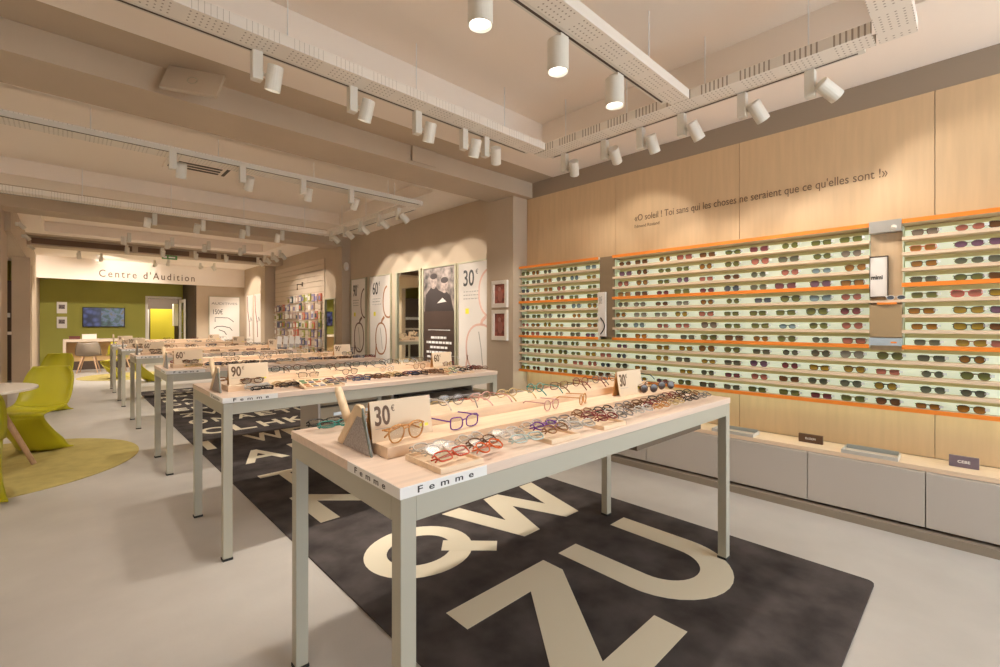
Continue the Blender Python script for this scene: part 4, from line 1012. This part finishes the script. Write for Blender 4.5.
for k, (x, y) in enumerate(((-2.2, .6), (-2.2, 2.6), (-2.2, 5.0), (-2.2, 7.5), (-2.6, 10.2), (-2.6, 13.0))):  # unseen lamp row added to light the side wall and raise the ambient
    spot('added unseen spotlight brightening the side wall, %s counted along the room' % ORD[k+1], x, y, (-4.0, y, 1.9), 150*W, (-.08, -.03), 110)
# speaker plates, vents, exit sign
t = thing('ceiling_speaker', 'flat square taupe speaker plate tilted out from the first beam', 'speaker', (.64, 3.70, 2.925), R(-34)); t.rotation_euler = (R(-24), R(6), R(-34)); t.location = (.60, 3.56, 2.905)
MB().box(-.17, .17, -.012, .012, -.10, .10).build('plate', m_wall, t, bevel=.003); MB().tube([(.0+.028*math.cos(2*PI*k/20), -.0125, .028*math.sin(2*PI*k/20)) for k in range(20)], .003, 5, closed=True).build('emblem', m_frame, t)
MB().box(-.03, .03, .0125, .07, -.03, .03).build('bracket', m_wall, t)
t = thing('wall_plate', 'small flush taupe cover plate on the first beam near the pillar', 'cover plate', (2.52, 3.735, 2.93))
MB().box(-.14, .14, -.012, 0, -.075, .075).build('plate', m_wall, t, bevel=.002); MB().disc((0, 0), .012, 0, .004, 16).build('button', m_frame, t).rotation_euler = (PI/2, 0, 0); t.children[-1].location = (0, -.0125, .01)
def vent(label, x, y):
    t = thing('ceiling_vent', label, 'vent', (x, y, 3.209))
    MB().box(-.33, .33, -.33, .33, -.03, 0).build('panel', m_ceil, t, bevel=.006)
    for k in range(4): MB().box(-.22, .22, -.19+.105*k, -.13+.105*k, -.0325, -.0301).build('grille', m_dark, t)
    for sx in (-1, 1): MB().box(sx*.275-.018, sx*.275+.018, -.20, .20, -.0325, -.0301).build('grille', m_dark, t)
vent('square ceiling cassette vent with slats between the first two beams', 1.15, 6.40)
vent('square ceiling cassette vent beyond the second beam', 2.05, 10.9)
t = thing('exit_sign', 'small green exit sign hanging under the third beam', 'sign', (1.66, 12.45, 2.74))
MB().box(-.14, .14, -.015, .015, 0, .09).build('sign_body', mat('exit_green', (.10, .30, .08), .5), t, bevel=.003)
MB().box(-.11, -.05, -.0165, -.0151, .02, .07).build('pictogram', m_label, t); MB().box(-.02, .10, -.0165, -.0151, .03, .06).build('arrow', m_label, t)
MB().tube([(0, 0, .09), (0, 0, .10)], .01, 6).build('stem', m_lamp, t)
for k, y in enumerate((9.9, 11.2, 12.6)):
    t = thing('wall_spot', 'small round fitting on the long side beam, %s from the nearest pillar' % ORD[k+1], 'spotlight', (-.5599, y, 2.80))
    MB().cyl((0, 0, 0), (.03, 0, 0), .03, 16).build('base', m_lamp, t); MB().cyl((.03, 0, .02), (.10, 0, -.06), .028, 16).build('lamp_head', m_lamp, t)

t = thing('added_ceiling_lamp', 'round white ceiling lamp added to brighten the room behind the doorway', 'lamp', (2.4, 19.6, 2.749))  # lamp added so the mustard panel beyond the doorway shows bright
MB().disc((0, 0), .16, -.04, 0, 40).build('base', m_white, t, bevel=.006); MB().disc((0, 0), .14, -.06, -.041, 40).build('diffuser', m_glow, t)
L = bpy.data.lights.new('lamp_light', 'AREA'); L.shape = 'DISK'; L.size = .26; L.energy = 45; L.color = (1, .90, .78)
o = bpy.data.objects.new('lamp_light', L); C.objects.link(o); o.parent = t; o.location = (0, 0, -.065)

# ------------------------------------------------------------------ daylight through the shop window, camera
w = bpy.data.worlds.new('street'); bpy.context.scene.world = w; w.use_nodes = True
w.node_tree.nodes['Background'].inputs[0].default_value = (.86, .94, 1, 1); w.node_tree.nodes['Background'].inputs[1].default_value = 6.5
sc = bpy.context.scene
cam = bpy.data.cameras.new('camera'); co = bpy.data.objects.new('camera', cam); C.objects.link(co)
cam.sensor_width = 36; cam.lens = 455/1000*36
co.location = (0, 0, 1.32); co.rotation_euler = (PI/2, 0, -math.atan((500-67)/455.))
cam.shift_y = -(333.5-323)/1000; cam.clip_start = .05
sc.camera = co
sc.view_settings.view_transform = 'Standard'; sc.view_settings.look = 'None'; sc.view_settings.gamma = 1; sc.view_settings.use_curve_mapping = False
sc.view_settings.exposure = 0.30
sc.cycles.use_denoising = True; sc.cycles.max_bounces = 8; sc.cycles.diffuse_bounces = 6; sc.cycles.glossy_bounces = 3; sc.cycles.transparent_max_bounces = 16
sc.cycles.caustics_reflective = False; sc.cycles.caustics_refractive = False; sc.cycles.sample_clamp_indirect = 4; sc.cycles.sample_clamp_direct = 5
